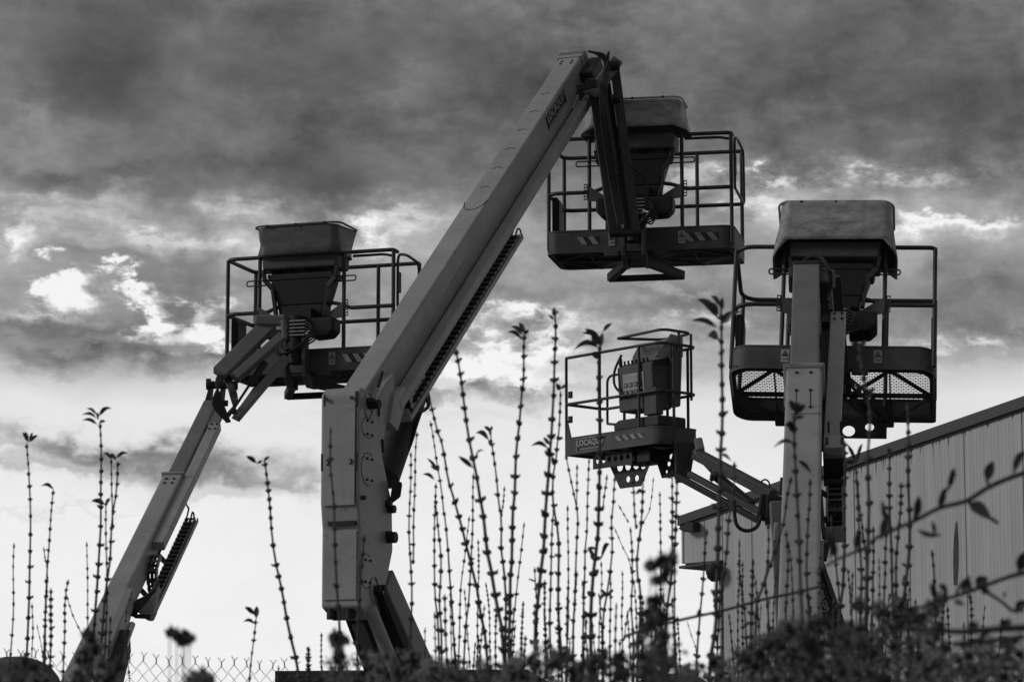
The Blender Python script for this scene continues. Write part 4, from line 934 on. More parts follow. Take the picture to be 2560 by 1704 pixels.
m = MB(T); m.prism([(Y0 + .02, .86 * H4), (Y0 + .5, .9 * H4), (Y0 + .5, H4 + .13), (Y0 + .3, H4 + .15)], 'x', .68, .70); m.build('console_hood', 'coverlight', bk, bevel=.01)
ms = MB(T); ms.mi = 0; ms.box((.34, Y0 + .027, .62 * H4), (.36, .004, .27), Matrix.Rotation(R(4), 3, 'X')); ms.mi = 1
for r_ in range(3):
    for c in range(4):
        ms.box((.21 + c * .085, Y0 + .021, .62 * H4 + .09 - r_ * .09), (.058, .003, .05), Matrix.Rotation(R(4), 3, 'X'))
ms.mi = 0
for r_ in range(3):
    for c in range(4): ms.box((.21 + c * .085, Y0 + .018, .62 * H4 + .088 - r_ * .09), (.03, .002, .026), Matrix.Rotation(R(4), 3, 'X'))
ms.build('instruction_label', ['white', 'steel'], bk)
m = MB(T); m.box((.60, Y0 + .10, .50), (.22, .12, .32)); m.build('control_box', 'toe', bk, bevel=.012)
m = MB(T); m.prism([(-.02, .20), (.74, .20), (.74, .33), (.06, .33), (-.03, .29)], 'y', Y0 + .04, Y0 + .5); m.build('foot_box', 'steel', bk, bevel=.02)
m = MB(T); m.prism([(X0 + .01, .19), (X0 + .10, .19), (X0 + .03, .42)], 'y', Y0 - .012, Y0 - .004); m.build('gusset', 'rail', bk)
# name plate on the toeboard
Tp = TB4 @ Matrix.Translation((-.36, y0 - .004, .085)) @ Matrix.Rotation(R(90), 4, 'X')
m = MB(Tp); m.mi = 2; m.box((0, 0, .001), (.50, .168, .002)); m.mi = 0; m.box((0, 0, .003), (.48, .150, .002)); m.mi = 1; text_mesh('LOCAQUIP', Matrix.Translation((0, .02, .006)), .098, m)
for i in range(9): m.box((-.16 + i * .040, -.052, .006), (.028, .016, .001))
m.build('name_plate', ['print', 'white', 'coverlight'], bk)
hazard(TB4 @ Matrix.Translation((0, y0, 0)), .06, .56, .07, .13, bk, 4, 1)
# perforated channel and plates under the floor
holed(TB4 @ Matrix.Translation((.05, y0 + .10, 0)), -.48, .20, -.21, -.04, [(-.40 + i * .105, -.115, .034) for i in range(6)], parent=L4)
holed(TB4 @ Matrix.Translation((.05, y0 + .22, 0)), -.36, .44, -.46, -.10, [(-.14, -.20, .055), (.0, -.20, .055), (.14, -.20, .055), (.26, -.22, .045), (.0, -.36, .038), (.15, -.36, .038)], parent=L4, cut=.22)
holed(TB4 @ Matrix.Translation((.55, y0 + .45, 0)), -.30, .22, -.36, -.04, [(-.12, -.12, .035), (.0, -.12, .035), (-.04, -.2, .03), (.08, -.2, .03), (-.08, -.29, .02)], parent=L4, cut=.14)
for v_ in ((-.3, .10), (.2, .14), (.4, .3)):
    MB(TB4).box((v_[0], y0 + v_[1], -.05), (.10, .08, .06)).build('floor_bracket', 'steel', L4, bevel=.01)
MB(TB4).box((.28, y0 + .30, -.12), (.44, .3, .16)).build('under_box', 'black', L4, bevel=.02)
m = MB(); m.beam(P(1712, 1105, 37.2), P(1706, 1205, 37.2), .26, .22, (0, 1, 0), .16, .16); m.build('rotator', 'steel', L4, bevel=.02)
m = MB(); m.beam(P(1745, 1100, 37.1), P(1752, 1130, 37.0), .10, .12, (0, 1, 0)); m.build('jib_lug', 'paint2', L4, bevel=.02)
for (q0, q1, w_, h_, nm, mt) in (((1738, 1133, 37.0), (1932, 1236, 36.3), .12, .12, 'jib_arm', 'toe'), ((1722, 1184, 37.0), (1916, 1288, 36.3), .072, .07, 'jib_arm', 'toe'), ((1690, 1188, 37.0), (1900, 1302, 36.4), .068, .07, 'jib_brace', 'rail'), ((1783, 1183, 36.9), (1880, 1262, 36.5), .10, .09, 'jib_cylinder', 'steel')):
    m = MB(); m.beam(P(*q0), P(*q1), w_, h_, (0, -.3, 1)); m.build(nm, mt, L4, bevel=.01)
m = MB(); m.cyl(P(1735, 1130, 36.9), P(1786, 1186, 36.9), .02); m.build('cylinder_rod', 'chrome', L4, smooth=True)
m = MB(); m.beam(P(1914, 1236, 36.3), P(1904, 1300, 36.3), .12, .14, (0, 1, 0)); m.beam(P(1934, 1240, 36.3), P(1932, 1312, 36.3), .18, .2, (0, 1, 0)); m.cyl(P(1925, 1304, 36.2), P(1945, 1304, 36.2), .06); m.build('jib_knuckle', 'black', L4, bevel=.02); MB().cyl(P(1783, 1187, 36.8), P(1790, 1194, 36.8), .07).build('cylinder_collar', 'black', L4)
hose([P(1836, 1250, 36.2), P(1836, 1280, 36.2), P(1843, 1313, 36.2), P(1866, 1326, 36.2), P(1892, 1316, 36.2), P(1903, 1288, 36.2)], .022, L4)
hose([P(1900, 1205, 36.3), P(1912, 1198, 36.3), P(1922, 1204, 36.3), P(1924, 1216, 36.3)], .010, L4)
hose([P(1664, 1150, 37), P(1672, 1152, 37), P(1680, 1146, 37), P(1684, 1130, 37)], .010, L4)
m = MB(); m.beam(P(1950, 1255, 36.2), P(1995, 2170, 36.0), .25, .28, (0, 1, 0)); m.build('outer_boom', 'paint2', L4, bevel=.02)
undercarriage(L4, kx, ky, R(30), 1.4)
# ------------------------------------------------------------------ foreground stems studded with bud knots
prs = random.Random(21)
def leaf_mesh(base, tip, wid, droop=.25, fold=.3):
    """one lance-shaped leaf with a fold along the midrib"""
    base, tip = Vector(base), Vector(tip); d = tip - base; L_ = d.length; d.normalize()
    side = d.cross(Vector((prs.uniform(-.3, .3), -1, prs.uniform(-.4, .4)))).normalized(); nrm = side.cross(d)
    m = MB(); vs = []; fs = []; n = 8
    for i in range(n + 1):
        t = i / n; w_ = wid * (math.sin(math.pi * min(1, t * .93 + .07)) ** .8) * (.15 + .85 * min(1, t * 4)) / 2
        c = base + d * L_ * t + Vector((0, 0, 1)) * (math.sin(math.pi * t) * droop * L_) 
        if i == n: w_ = .0004
        vs += [c - side * w_ + nrm * w_ * fold, c, c + side * w_ + nrm * w_ * fold]
    for i in range(n):
        for k in (0, 1): fs.append((i * 3 + k, i * 3 + k + 1, i * 3 + 4 + k, i * 3 + 3 + k))
    m.add(vs, fs); return m
def resample(pts, Y):
    sd = prs.uniform(0, 50); out = []
    for q in spline([P(x, y, Y) for x, y in pts], 5):
        out.append(q + Vector((mnoise.noise(Vector((q.z * 5, sd, 0))) * .006, mnoise.noise(Vector((q.z * 2, 9, sd))) * .10, 0)))
    return out
STEMS = []
def stem(pts, Y=10.0, r=.0028, leaves=(), node=.052, bare=True, knot=1.0, to_ground=True, knots=None, curl=None):
    STEMS.append(dict(pts=pts, Y=Y, r=r * 1.12, leaves=leaves, node=node, knot=knot, gr=to_ground))
# leaves: (x0,y0,x1,y1,width_px,droop) from photo points
def build_stem(s, label, group):
    Y = s['Y']; pts = resample(s['pts'], Y)
    if s['gr']:
        q = pts[-1]; pts = pts + [Vector((q.x * .995, Y + .01, q.z * .55)), Vector((q.x * .99, Y + .02, 0))]
    L_ = [0.0]
    for a, b in zip(pts, pts[1:]): L_.append(L_[-1] + (b - a).length)
    def at(d):
        for i in range(1, len(L_)):
            if L_[i] >= d: return pts[i - 1].lerp(pts[i], (d - L_[i - 1]) / max(1e-9, L_[i] - L_[i - 1])), (pts[i] - pts[i - 1]).normalized()
        return pts[-1], Vector((0, 0, -1))
    tot = L_[-1]; vis = min(tot, 1.7)
    path = []; rad = []; nodes = []; d = .012
    path.append(pts[0]); rad.append(s['r'] * .5)
    while d < vis:
        nodes.append(d); p, t = at(d); r = s['r'] * (.62 + .38 * min(1, d / .5)) * (1 + .25 * min(1, d / 1.2)); kn = (1.6 + prs.random() * 1.0) * s['knot']
        for off, k in ((-.0075, 1.0), (-.0025, kn), (.0025, kn), (.0075, 1.0)):
            q, _ = at(max(0, d + off)); path.append(q); rad.append(r * k)
        d += s['node'] * (.55 + .45 * min(1, d / .25)) * prs.uniform(.72, 1.3)
    rest = [p for p, l in zip(pts, L_) if l > d]
    for p in rest: path.append(p); rad.append(s['r'] * 1.35)
    m = MB(); m.tube(path, rad, 6)
    for nd_ in nodes:
        p, t = at(nd_); a0 = prs.random() * 3.14; r = s['r'] * (.6 + .4 * min(1, nd_ / .5))
        side = t.cross(Vector((math.cos(a0), math.sin(a0), .1))).normalized()
        for sg in (-1, 1):
            if prs.random() < .12: continue
            ln = r * prs.uniform(2.0, 4.3) * s['knot']; b0 = p + side * sg * r * .6; mid_ = p + side * sg * ln * .75 + t * -ln * .25 * prs.random(); tp = p + side * sg * ln * 1.05 - t * ln * .5
            m.tube([b0, mid_, tp], [r * 1.05, r * prs.uniform(1.0, 1.6), r * .3], 5)
    o = m.build('budded_stem', 'stem'); tag(o, label, 'plant stem', group)
    for (xa, ya, xb, yb, wd, dr) in s['leaves']:
        lm = leaf_mesh(P(xa, ya, Y), P(xb, yb, Y - prs.uniform(-.02, .03)), wd / F * Y, dr)
        q = lm.build('leaf', 'leaf'); q.parent = o
    return o
def tuft(x, y, k=1.0, mirror=1, n=5):
    """crown of narrow leaves around a tip"""
    base = [(-40, -12, 11, .15), (-38, -30, 10, .2), (-24, -38, 9, .1), (26, -36, 10, .25), (34, -30, 9, .15), (14, -4, 11, .1)]
    return [(x, y, x + mirror * a * k, y + b * k, w_ * k, d) for a, b, w_, d in base[:n]]
S = stem
# left group
S([(42, 1359), (39.5, 1413), (38.6, 1485), (36, 1539), (30.5, 1595), (20, 1700)], 10.5, .0024)
S([(71, 1108), (74, 1175), (75, 1256), (76, 1366), (74.5, 1426), (71, 1498), (67, 1568), (62, 1704)], 10, .003, leaves=[(71, 1106, 56, 1080, 9, .1), (71, 1106, 63, 1078, 8, .1), (71, 1106, 60, 1090, 9, .2), (73, 1104, 82, 1080, 7, .1), (73, 1106, 95, 1088, 9, .15)])
S([(135, 1223), (131, 1294), (126, 1373), (121, 1426), (118, 1487), (114.5, 1570), (108, 1704)], 10.2, .0028, leaves=[(134, 1224, 103, 1214, 9, .25), (135, 1222, 122, 1216, 7, .1)])
S([(107, 1364), (112, 1395), (118, 1422), (118, 1500), (112, 1704)], 10.4, .0024)
S([(127.5, 1469), (130, 1534), (131, 1601), (128, 1704)], 9.6, .0034, knot=1.15, node=.035)
S([(78.5, 1507), (82, 1575), (80, 1628), (78, 1704)], 10.8, .0022)
S([(167, 1445), (161.6, 1471), (158, 1514), (159, 1579), (158, 1704)], 10, .0026, node=.04, knot=1.2)
S([(162, 1471), (183, 1534), (206.5, 1583), (225, 1620), (240, 1704)], 10.6, .002)
S([(91, 1558), (104, 1620), (112, 1704)], 11, .0016, knot=.8)
S([(247, 1054), (249, 1130), (250.5, 1184), (250.5, 1287), (248, 1346), (242, 1458), (236, 1534), (230, 1600), (224, 1704)], 9.8, .0034, leaves=[(244, 1062, 206, 1050, 9, .2), (243, 1046, 205, 1037, 8, .2), (244, 1040, 216, 1021, 7, .2), (246, 1042, 268, 1017, 7, .2), (250, 1040, 280, 1021, 8, .25), (247, 1058, 264, 1053, 9, .15), (246, 1050, 243, 1030, 7, .1)])
S([(278, 1145), (280, 1211), (282, 1287), (279, 1350)], 9.9, .0028, leaves=[(278, 1148, 257, 1133, 10, .2), (278, 1146, 282, 1134, 8, .1)], to_ground=False)
S([(289.5, 1148), (289, 1229), (284, 1287), (280.6, 1343), (277, 1400), (267, 1467), (260, 1534), (254, 1615), (246, 1704)], 9.7, .0034, leaves=[(289, 1146, 319, 1132, 9, .2), (289, 1146, 273, 1136, 9, .2), (289, 1150, 284, 1138, 8, 0)])
S([(265, 1251), (264, 1314), (264, 1400), (264, 1431), (263, 1500), (258, 1704)], 9.9, .0026, leaves=[(264, 1262, 228, 1251, 13, .15), (264, 1262, 276, 1244, 10, .1)])
S([(222, 1355), (220, 1462), (218, 1539), (216, 1704)], 10.5, .0022)
S([(276, 1539), (273, 1606), (268, 1704)], 9.5, .003)
S([(334, 1476), (320, 1539), (320, 1606), (328, 1691), (330, 1730)], 11.2, .002)
# between the left boom and the tall grey tower
S([(658, 1148), (667, 1215.5), (675, 1273), (683, 1341), (691, 1408), (705, 1483), (719, 1562), (739, 1654), (748, 1730)], 9.0, .0036, leaves=[(642, 1158, 615, 1140, 12, .1), (658, 1152, 674, 1142, 8, .1), (657, 1150, 642, 1158, 7, 0)], node=.045)
S([(640, 1547), (636, 1597), (630, 1650), (624, 1710)], 9.6, .0028, leaves=[(639, 1560, 608, 1553, 9, .25), (637, 1536, 612, 1516, 12, .1), (641, 1546, 642, 1514, 14, .05)], node=.045)
S([(804, 1577), (804, 1666), (804, 1720)], 10.5, .0024, node=.028)
S([(775, 1616), (775, 1720)], 9.8, .0034, node=.02, knot=1.25)
S([(695.5, 1662), (694, 1730)], 10.5, .0024, node=.02)
# crossing the grey tower
S([(826, 1066), (827, 1178), (834, 1252), (839, 1346), (844, 1476), (851, 1563), (856, 1704)], 8.2, .0032, knot=.95)
S([(909, 1334), (903, 1402), (899, 1476), (896, 1600)], 7.6, .0034)
# right of the tower
S([(1027, 1132), (1025, 1196), (1022, 1267), (1022, 1350), (1025, 1444), (1027, 1487), (1026, 1560), (1022, 1704)], 9.9, .0028)
S([(1041, 1075), (1038, 1123), (1037, 1186), (1035, 1265), (1034, 1308), (1033, 1394), (1029, 1440)], 10.0, .0026, to_ground=False)
S([(1071, 976), (1093, 1075), (1100.5, 1095), (1111, 1147), (1120, 1196), (1133, 1237), (1144, 1283), (1154, 1327), (1165, 1372), (1174.5, 1404), (1184, 1442), (1194, 1477), (1201, 1532), (1214, 1595), (1224, 1704)], 9.0, .0036)
S([(1077, 1056), (1084, 1097), (1093, 1161), (1103, 1225), (1107.5, 1273), (1113, 1302), (1121, 1379), (1126, 1465), (1133, 1557), (1136, 1599), (1140, 1704)], 10, .0026, leaves=[(1093, 1172, 1068, 1145, 8, .05), (1092, 1175, 1077, 1162, 8, 0), (1093, 1160, 1094, 1178, 12, 0)])
S([(1090, 1206), (1089, 1250), (1087, 1296), (1084, 1417), (1088, 1496), (1095, 1551), (1098, 1620), (1100, 1704)], 9.8, .0028, leaves=[(1087, 1200, 1057, 1185, 9, .2)])
S([(1092, 1245), (1097, 1326), (1102, 1398), (1102, 1461), (1101, 1506), (1107, 1579), (1108, 1704)], 9.5, .0032, knot=1.15)
S([(1138, 868), (1151, 944), (1162, 1016), (1173, 1097), (1189, 1188), (1195, 1233), (1206, 1285), (1221, 1382), (1229, 1417), (1237, 1477), (1245, 1525), (1254, 1567), (1264, 1704)], 8.0, .0040, leaves=[(1184, 1170, 1146, 1140, 13, .05), (1178, 1135, 1180, 1150, 12, 0), (1187, 1140, 1210, 1125, 5, .2)], node=.046)
S([(1173, 1292), (1162, 1391), (1154, 1455), (1150, 1525), (1148, 1568), (1144, 1704)], 10.6, .0023)
S([(1184, 1186), (1183, 1241), (1182, 1304), (1179, 1366), (1176, 1423), (1173, 1481), (1168, 1538), (1163, 1571), (1158, 1704)], 9.9, .0027)
S([(1195, 1345), (1196, 1430), (1196, 1500), (1195, 1583), (1192, 1704)], 10.5, .0022, node=.03)
S([(1313, 830), (1310, 861), (1307, 954), (1303, 985.5), (1299, 1059), (1291, 1140), (1285.5, 1233), (1281, 1276.5), (1280, 1327), (1278, 1404), (1273, 1449), (1273, 1583), (1270, 1704)], 8.6, .0038, leaves=[(1306, 850, 1268, 830, 12, .2), (1308, 840, 1278, 816, 11, .2), (1312, 836, 1298, 806, 13, .1), (1312, 836, 1321, 824, 10, .1)], node=.047)
S([(1225.5, 1075), (1233.5, 1135), (1240, 1198), (1245, 1257), (1252, 1291), (1254, 1329), (1254, 1372), (1259, 1420), (1261, 1461), (1263, 1506), (1264, 1615), (1262, 1704)], 9.2, .0032, leaves=[(1224, 1102, 1189, 1082, 13, .25), (1226, 1080, 1210, 1066, 10, .1), (1227, 1078, 1230, 1064, 7, .1), (1225, 1098, 1228, 1112, 12, 0)])
S([(1261, 1214), (1258, 1257), (1254, 1291)], 10.2, .0023, to_ground=False, node=.035)
S([(1313, 1308), (1305, 1385), (1297, 1449), (1290, 1514), (1284.5, 1554), (1276, 1640), (1270, 1704)], 10, .0026)
S([(1211, 1452), (1219, 1497), (1224, 1535), (1226, 1589), (1224, 1704)], 10.7, .0022, node=.03)
S([(1386, 772), (1389, 823), (1388, 883), (1386.6, 954), (1383, 1001), (1379, 1043), (1375, 1088), (1372, 1123), (1371, 1180), (1369, 1225), (1366, 1280), (1363, 1323), (1358.5, 1380), (1352, 1430), (1348, 1471), (1343.5, 1512.5), (1338, 1567), (1334, 1704)], 8.4, .0040, leaves=[(1372, 1122, 1328, 1114, 11, .25), (1374, 1112, 1358, 1092, 10, .05), (1372, 1118, 1371, 1136, 14, 0), (1386, 800, 1371, 787, 8, .05), (1386, 792, 1385, 768, 12, 0)])
S([(1401, 976), (1398, 1043), (1397, 1073), (1393, 1107), (1391, 1143), (1386, 1170), (1384, 1219), (1385, 1267), (1390, 1302), (1393, 1334), (1394, 1410), (1396, 1474), (1398, 1528), (1401, 1599), (1402, 1704)], 9.3, .0032, leaves=[(1401, 975, 1390, 958, 13, 0), (1402, 972, 1418, 962, 8, .1), (1395, 1100, 1408, 1093, 8, .1), (1388, 1165, 1380, 1140, 12, 0)])
S([(1384, 1267), (1378.6, 1300), (1376, 1391), (1375, 1484), (1375, 1579), (1376, 1704)], 9.2, .0032)
S([(1310, 1500), (1308, 1557), (1304, 1620), (1300, 1704)], 9.8, .0024, node=.022, knot=1.2)
S([(1339, 1414), (1339, 1474), (1341, 1530), (1338, 1704)], 10, .0026, leaves=[(1338, 1454, 1320, 1446, 5, .05)], node=.04)
S([(1364, 1452), (1362, 1520), (1364, 1583), (1365, 1704)], 9.6, .003, node=.024, knot=1.1)
# below the small basket
S([(1420.5, 1266), (1421, 1343), (1421, 1413), (1421, 1489), (1420, 1555), (1418, 1607), (1416, 1704)], 10.2, .0025, node=.055)
S([(1415, 1137), (1426, 1202), (1433, 1239), (1440.6, 1276), (1443, 1298), (1442, 1331.5), (1440, 1365), (1438, 1441.5), (1437, 1521), (1435, 1563), (1434, 1626), (1432, 1704)], 9.7, .0029)
S([(1445, 1155), (1445, 1202), (1445, 1233), (1443, 1285)], 10.1, .0024, to_ground=False)
S([(1472, 1150), (1470, 1209), (1467, 1261), (1463.5, 1336), (1460, 1371), (1461, 1440), (1460, 1480), (1458, 1524), (1456.5, 1563), (1454, 1704)], 9.9, .0027)
S([(1501, 860), (1500, 965), (1500, 1035), (1499, 1120), (1498.6, 1215), (1496, 1260), (1493, 1333), (1490, 1371), (1485, 1422), (1480, 1483), (1477, 1521), (1476, 1579), (1478, 1704)], 8.6, .0042, knot=1.05, leaves=[(1500, 846, 1462, 822, 15, .05), (1500, 842, 1456, 832, 12, .1), (1506, 830, 1530, 808, 10, .1), (1500, 862, 1478, 836, 22, 0), (1500, 872, 1434, 874, 14, .25), (1502, 895, 1478, 884, 20, .05), (1501, 870, 1506, 832, 14, 0), (1486, 1395, 1470, 1368, 10, .1), (1490, 1372, 1466, 1370, 8, .1)])
S([(1517, 1190), (1513, 1221), (1509, 1245), (1504, 1285), (1498, 1310)], 9.8, .0027, to_ground=False)
S([(1541, 1186), (1538, 1221), (1535.6, 1260), (1530.5, 1298), (1530, 1368), (1527, 1406), (1522, 1454), (1518, 1490), (1514, 1518), (1511, 1563), (1508, 1704)], 9.4, .003, leaves=[(1524, 1358, 1502, 1398, 11, .25), (1522, 1480, 1496, 1500, 9, .1), (1520, 1484, 1534, 1474, 9, .1), (1518, 1490, 1500, 1472, 8, .1)])
S([(1543, 1263), (1558, 1288), (1574.5, 1314)], 10.8, .0017, to_ground=False)
S([(1535, 1320), (1557, 1368), (1573, 1400), (1580, 1440)], 10.8, .0018, to_ground=False)
S([(1579, 1195), (1582.5, 1233), (1584, 1279), (1590, 1323.5), (1598, 1345)], 9.3, .0031, to_ground=False)
S([(1576, 1314), (1578, 1387), (1579, 1429), (1581, 1467), (1579, 1512), (1582, 1600), (1584, 1704)], 9.5, .003)
S([(1611, 1185), (1608, 1220), (1603, 1292), (1598, 1333), (1594, 1371), (1592, 1429), (1600, 1467), (1600, 1520), (1597, 1569), (1594, 1704)], 9.0, .0034, leaves=[(1604, 1222, 1590, 1236, 9, .1)])
S([(1633.5, 1190), (1629, 1234), (1621, 1280), (1605, 1307), (1600, 1340)], 11, .0018, to_ground=False, node=.055)
S([(1651, 1226), (1653, 1285), (1652, 1323.5), (1651, 1384), (1650, 1440)], 10.2, .0025, node=.045)
S([(1554, 1425.5), (1555, 1486), (1555, 1537), (1557, 1588), (1558, 1704)], 10.3, .0023, node=.04)
S([(1579, 1512), (1568, 1537), (1562, 1575), (1558.6, 1600)], 10, .0022, to_ground=False)
S([(1503, 1403), (1504, 1467), (1500, 1560), (1498, 1704)], 10.3, .0022)
S([(1680, 1180), (1680, 1239), (1680, 1282), (1680, 1333), (1681, 1400)], 9.3, .0032, leaves=[(1680, 1196, 1656, 1190, 11, .15), (1680, 1188, 1690, 1178, 9, .1)], to_ground=False, knot=1.15)
S([(1696, 1190), (1694, 1236), (1692, 1272.5), (1688, 1330), (1684, 1400), (1676.5, 1476.5), (1672, 1518), (1668.6, 1579), (1664, 1704)], 8.9, .0037, knot=1.1)
S([(1688, 1380), (1689, 1416), (1689, 1502), (1690, 1559.5), (1691, 1704)], 9.5, .0028, node=.06)
S([(1804, 747.5), (1804, 827), (1803, 903.5), (1804, 977), (1804.6, 1026), (1804, 1075), (1801.5, 1121), (1800, 1190), (1798, 1264.5), (1794.5, 1320), (1793, 1371), (1790, 1473), (1791, 1563), (1778.6, 1639), (1774, 1704)], 7.2, .0040, node=.045, knot=.95,
  leaves=[(1798, 800, 1742, 748, 20, .18), (1802, 770, 1776, 740, 13, .2), (1798, 786, 1765, 757, 22, .1), (1806, 810, 1830, 778, 22, .05), (1805, 776, 1806, 742, 12, 0), (1794, 820, 1728, 802, 15, .15), (1798, 850, 1770, 838, 22, .25), (1824, 784, 1853, 780, 10, .1), (1802, 1136, 1828, 1152, 9, .15)])
S([(1767, 1323), (1761, 1368), (1757, 1433.5), (1753, 1502), (1749, 1583), (1745, 1650), (1742, 1704)], 9.0, .0032)
S([(1817, 1371), (1809, 1451), (1800, 1500), (1798, 1527.5), (1794, 1600), (1788, 1704)], 9.4, .0030, knot=1.15)
S([(1716.4, 1553), (1728, 1590), (1740, 1625), (1744, 1700)], 10.8, .0018, knot=.8)
S([(1835, 1155), (1834, 1230), (1822, 1300), (1819, 1330), (1815, 1382), (1806, 1440), (1796, 1520)], 8.0, .0030, to_ground=False)
# in front of the right-hand lift and the hall
S([(1920, 1305), (1919, 1359), (1917, 1404), (1913.5, 1449), (1918, 1500), (1922, 1560), (1920, 1704)], 9.2, .0031)
S([(1981, 1189), (1970, 1238), (1963, 1287), (1949, 1337), (1938, 1373), (1918, 1431), (1904.5, 1476), (1891, 1520), (1886, 1704)], 8.0, .0034)
S([(1848, 1395), (1857, 1471), (1864, 1516), (1868, 1600), (1870, 1704)], 9.4, .003)
S([(1880, 1400), (1877.6, 1453.5), (1875, 1539), (1874, 1704)], 9.1, .0036, knot=1.1, node=.035)
S([(1990, 1030), (1990, 1112), (1994, 1202), (1999, 1269), (2003, 1323), (2005.5, 1382), (2004, 1449), (2006, 1560), (2004, 1704)], 6.4, .0034, knot=.95,
  leaves=[(1988, 1110, 1934, 1118, 10, .2), (1990, 1030, 1974, 1000, 18, .05), (1992, 1035, 2014, 1010, 16, .1), (1990, 1048, 2012, 1040, 12, .1), (1988, 1070, 1962, 1062, 20, .1), (1990, 1040, 1996, 1004, 16, .05), (1994, 1150, 2028, 1182, 12, .1), (1988, 1085, 1974, 1050, 20, .05)])
S([(1967, 1328), (1968, 1380), (1967, 1431), (1963, 1503), (1960, 1704)], 8.6, .0032)
S([(2026, 1193), (2023.5, 1247), (2020, 1305), (2021, 1373), (2021, 1440), (2022, 1507), (2022, 1704)], 8.4, .0032)
S([(2080, 1287), (2083, 1341), (2088, 1388), (2092, 1431), (2098, 1476), (2102, 1530), (2104, 1704)], 9.2, .0031)
S([(2112, 1100), (2113, 1175), (2113, 1245), (2112, 1292), (2110, 1373), (2107.5, 1422), (2106, 1471.5), (2100, 1525), (2098, 1704)], 8.6, .0038)
S([(2150, 860), (2160, 950), (2172, 1030), (2167, 1126), (2169.5, 1206.6), (2172, 1260), (2170, 1320), (2167, 1368), (2165, 1449), (2163, 1530), (2160, 1704)], 6.6, .0034, knot=.9,
  leaves=[(2150, 876, 2128, 856, 20, .2), (2152, 872, 2164, 850, 16, .1), (2164, 985, 2128, 972, 12, .3), (2158, 900, 2140, 890, 16, 0), (2166, 1000, 2188, 968, 14, .1)])
S([(2264, 1010), (2267.6, 1104), (2270, 1177), (2270, 1215.5), (2270, 1265), (2268, 1341), (2264, 1386), (2259, 1431), (2255, 1480), (2250, 1530), (2246, 1704)], 7.6, .0036)
S([(2223, 1128), (2224, 1180), (2225, 1230), (2225.6, 1269), (2228, 1323), (2231, 1373), (2233, 1420), (2234.6, 1471.5), (2238, 1540), (2240, 1704)], 8.3, .0036, leaves=[(2224, 1135, 2221, 1118, 11, 0)])
S([(2253, 1202), (2253, 1251), (2252.5, 1287), (2249, 1355), (2246, 1395), (2243.5, 1476), (2238, 1704)], 8.7, .0034, node=.04)
S([(2142.5, 1170), (2142, 1224), (2144, 1320), (2147, 1422), (2146, 1500), (2144, 1704)], 8.8, .0032, leaves=[(2141, 1160, 2118, 1110, 10, .1), (2141, 1160, 2156, 1108, 9, .15), (2138, 1156, 2114, 1154, 14, .05)])
S([(2145, 1200), (2147, 1251), (2154, 1292), (2160.5, 1350), (2166, 1400), (2168, 1500), (2166, 1704)], 9.2, .003)
S([(2186, 1314), (2186, 1386), (2184, 1430), (2183, 1485), (2182, 1704)], 8.8, .0032)
S([(2214, 1328), (2212, 1382), (2213, 1435.6), (2211, 1500), (2208, 1704)], 8.8, .0031)
S([(2329, 1373), (2333, 1408.6), (2335, 1458), (2335.6, 1521), (2336, 1704)], 7.6, .0034, knot=.9)
S([(2424.5, 1480.5), (2428, 1521), (2428, 1600), (2428, 1704)], 9, .003, node=.03)
S([(2360, 1480), (2360, 1539), (2362, 1704)], 9, .003, node=.035)
# shorter ones that fill the thicket
for (xa, xb, n_, ya, yb) in ((1060, 1420, 20, 1440, 1620), (1420, 1700, 18, 1400, 1600), (1780, 2300, 28, 1340, 1540), (2300, 2540, 5, 1500, 1580)):
    for i in range(n_):
        x = xa + (xb - xa) * (i + prs.random()) / n_; y = prs.uniform(ya, yb); ln = prs.uniform(-18, 18)
        S([(x, y), (x - ln * .4, y + 70), (x - ln, 1704)], prs.uniform(8.2, 10.8), prs.uniform(.0018, .003), node=prs.uniform(.025, .05), knot=prs.uniform(.85, 1.15))

# labels: where each stem stands, its rank there, and what it carries
ZONES = [(-50, 200, 'at the far left edge'), (200, 350, 'in front of the left boom foot'), (350, 790, 'between the left boom and the grey tower'), (790, 1000, 'close to the grey folded tower'),
         (1000, 1160, 'right of the grey folded tower'), (1160, 1290, 'under the long cable chain'), (1290, 1412, 'left of the small basket'), (1412, 1560, 'under the small basket'),
         (1560, 1715, 'under the jib of the small basket'), (1715, 1900, 'before the left end of the hall'), (1900, 2070, 'before the end-on boom'), (2070, 2200, 'right of the end-on boom'), (2200, 2600, 'before the hall wall')]
ORD = ['first', 'second', 'third', 'fourth', 'fifth', 'sixth', 'seventh', 'eighth', 'ninth', 'tenth', 'eleventh', 'twelfth', 'thirteenth', 'fourteenth', 'fifteenth', 'sixteenth', 'seventeenth', 'eighteenth', 'nineteenth', 'twentieth']
for za, zb, zn in ZONES:
    grp = sorted([s for s in STEMS if za <= s['pts'][0][0] < zb], key=lambda s: s['pts'][0][0])
    for i, s in enumerate(grp):
        top = s['pts'][0][1]; hgt = 'tall' if top < 1150 else ('middling' if top < 1400 else 'short')
        what = 'leafy-tipped' if s['leaves'] else 'bare'
        pos = (ORD[i] + ' tip from left') if i < len(ORD) else 'last tip'
        build_stem(s, f'{hgt} {what} knotted stem {zn}, {pos}', 'knotted stems in the foreground')

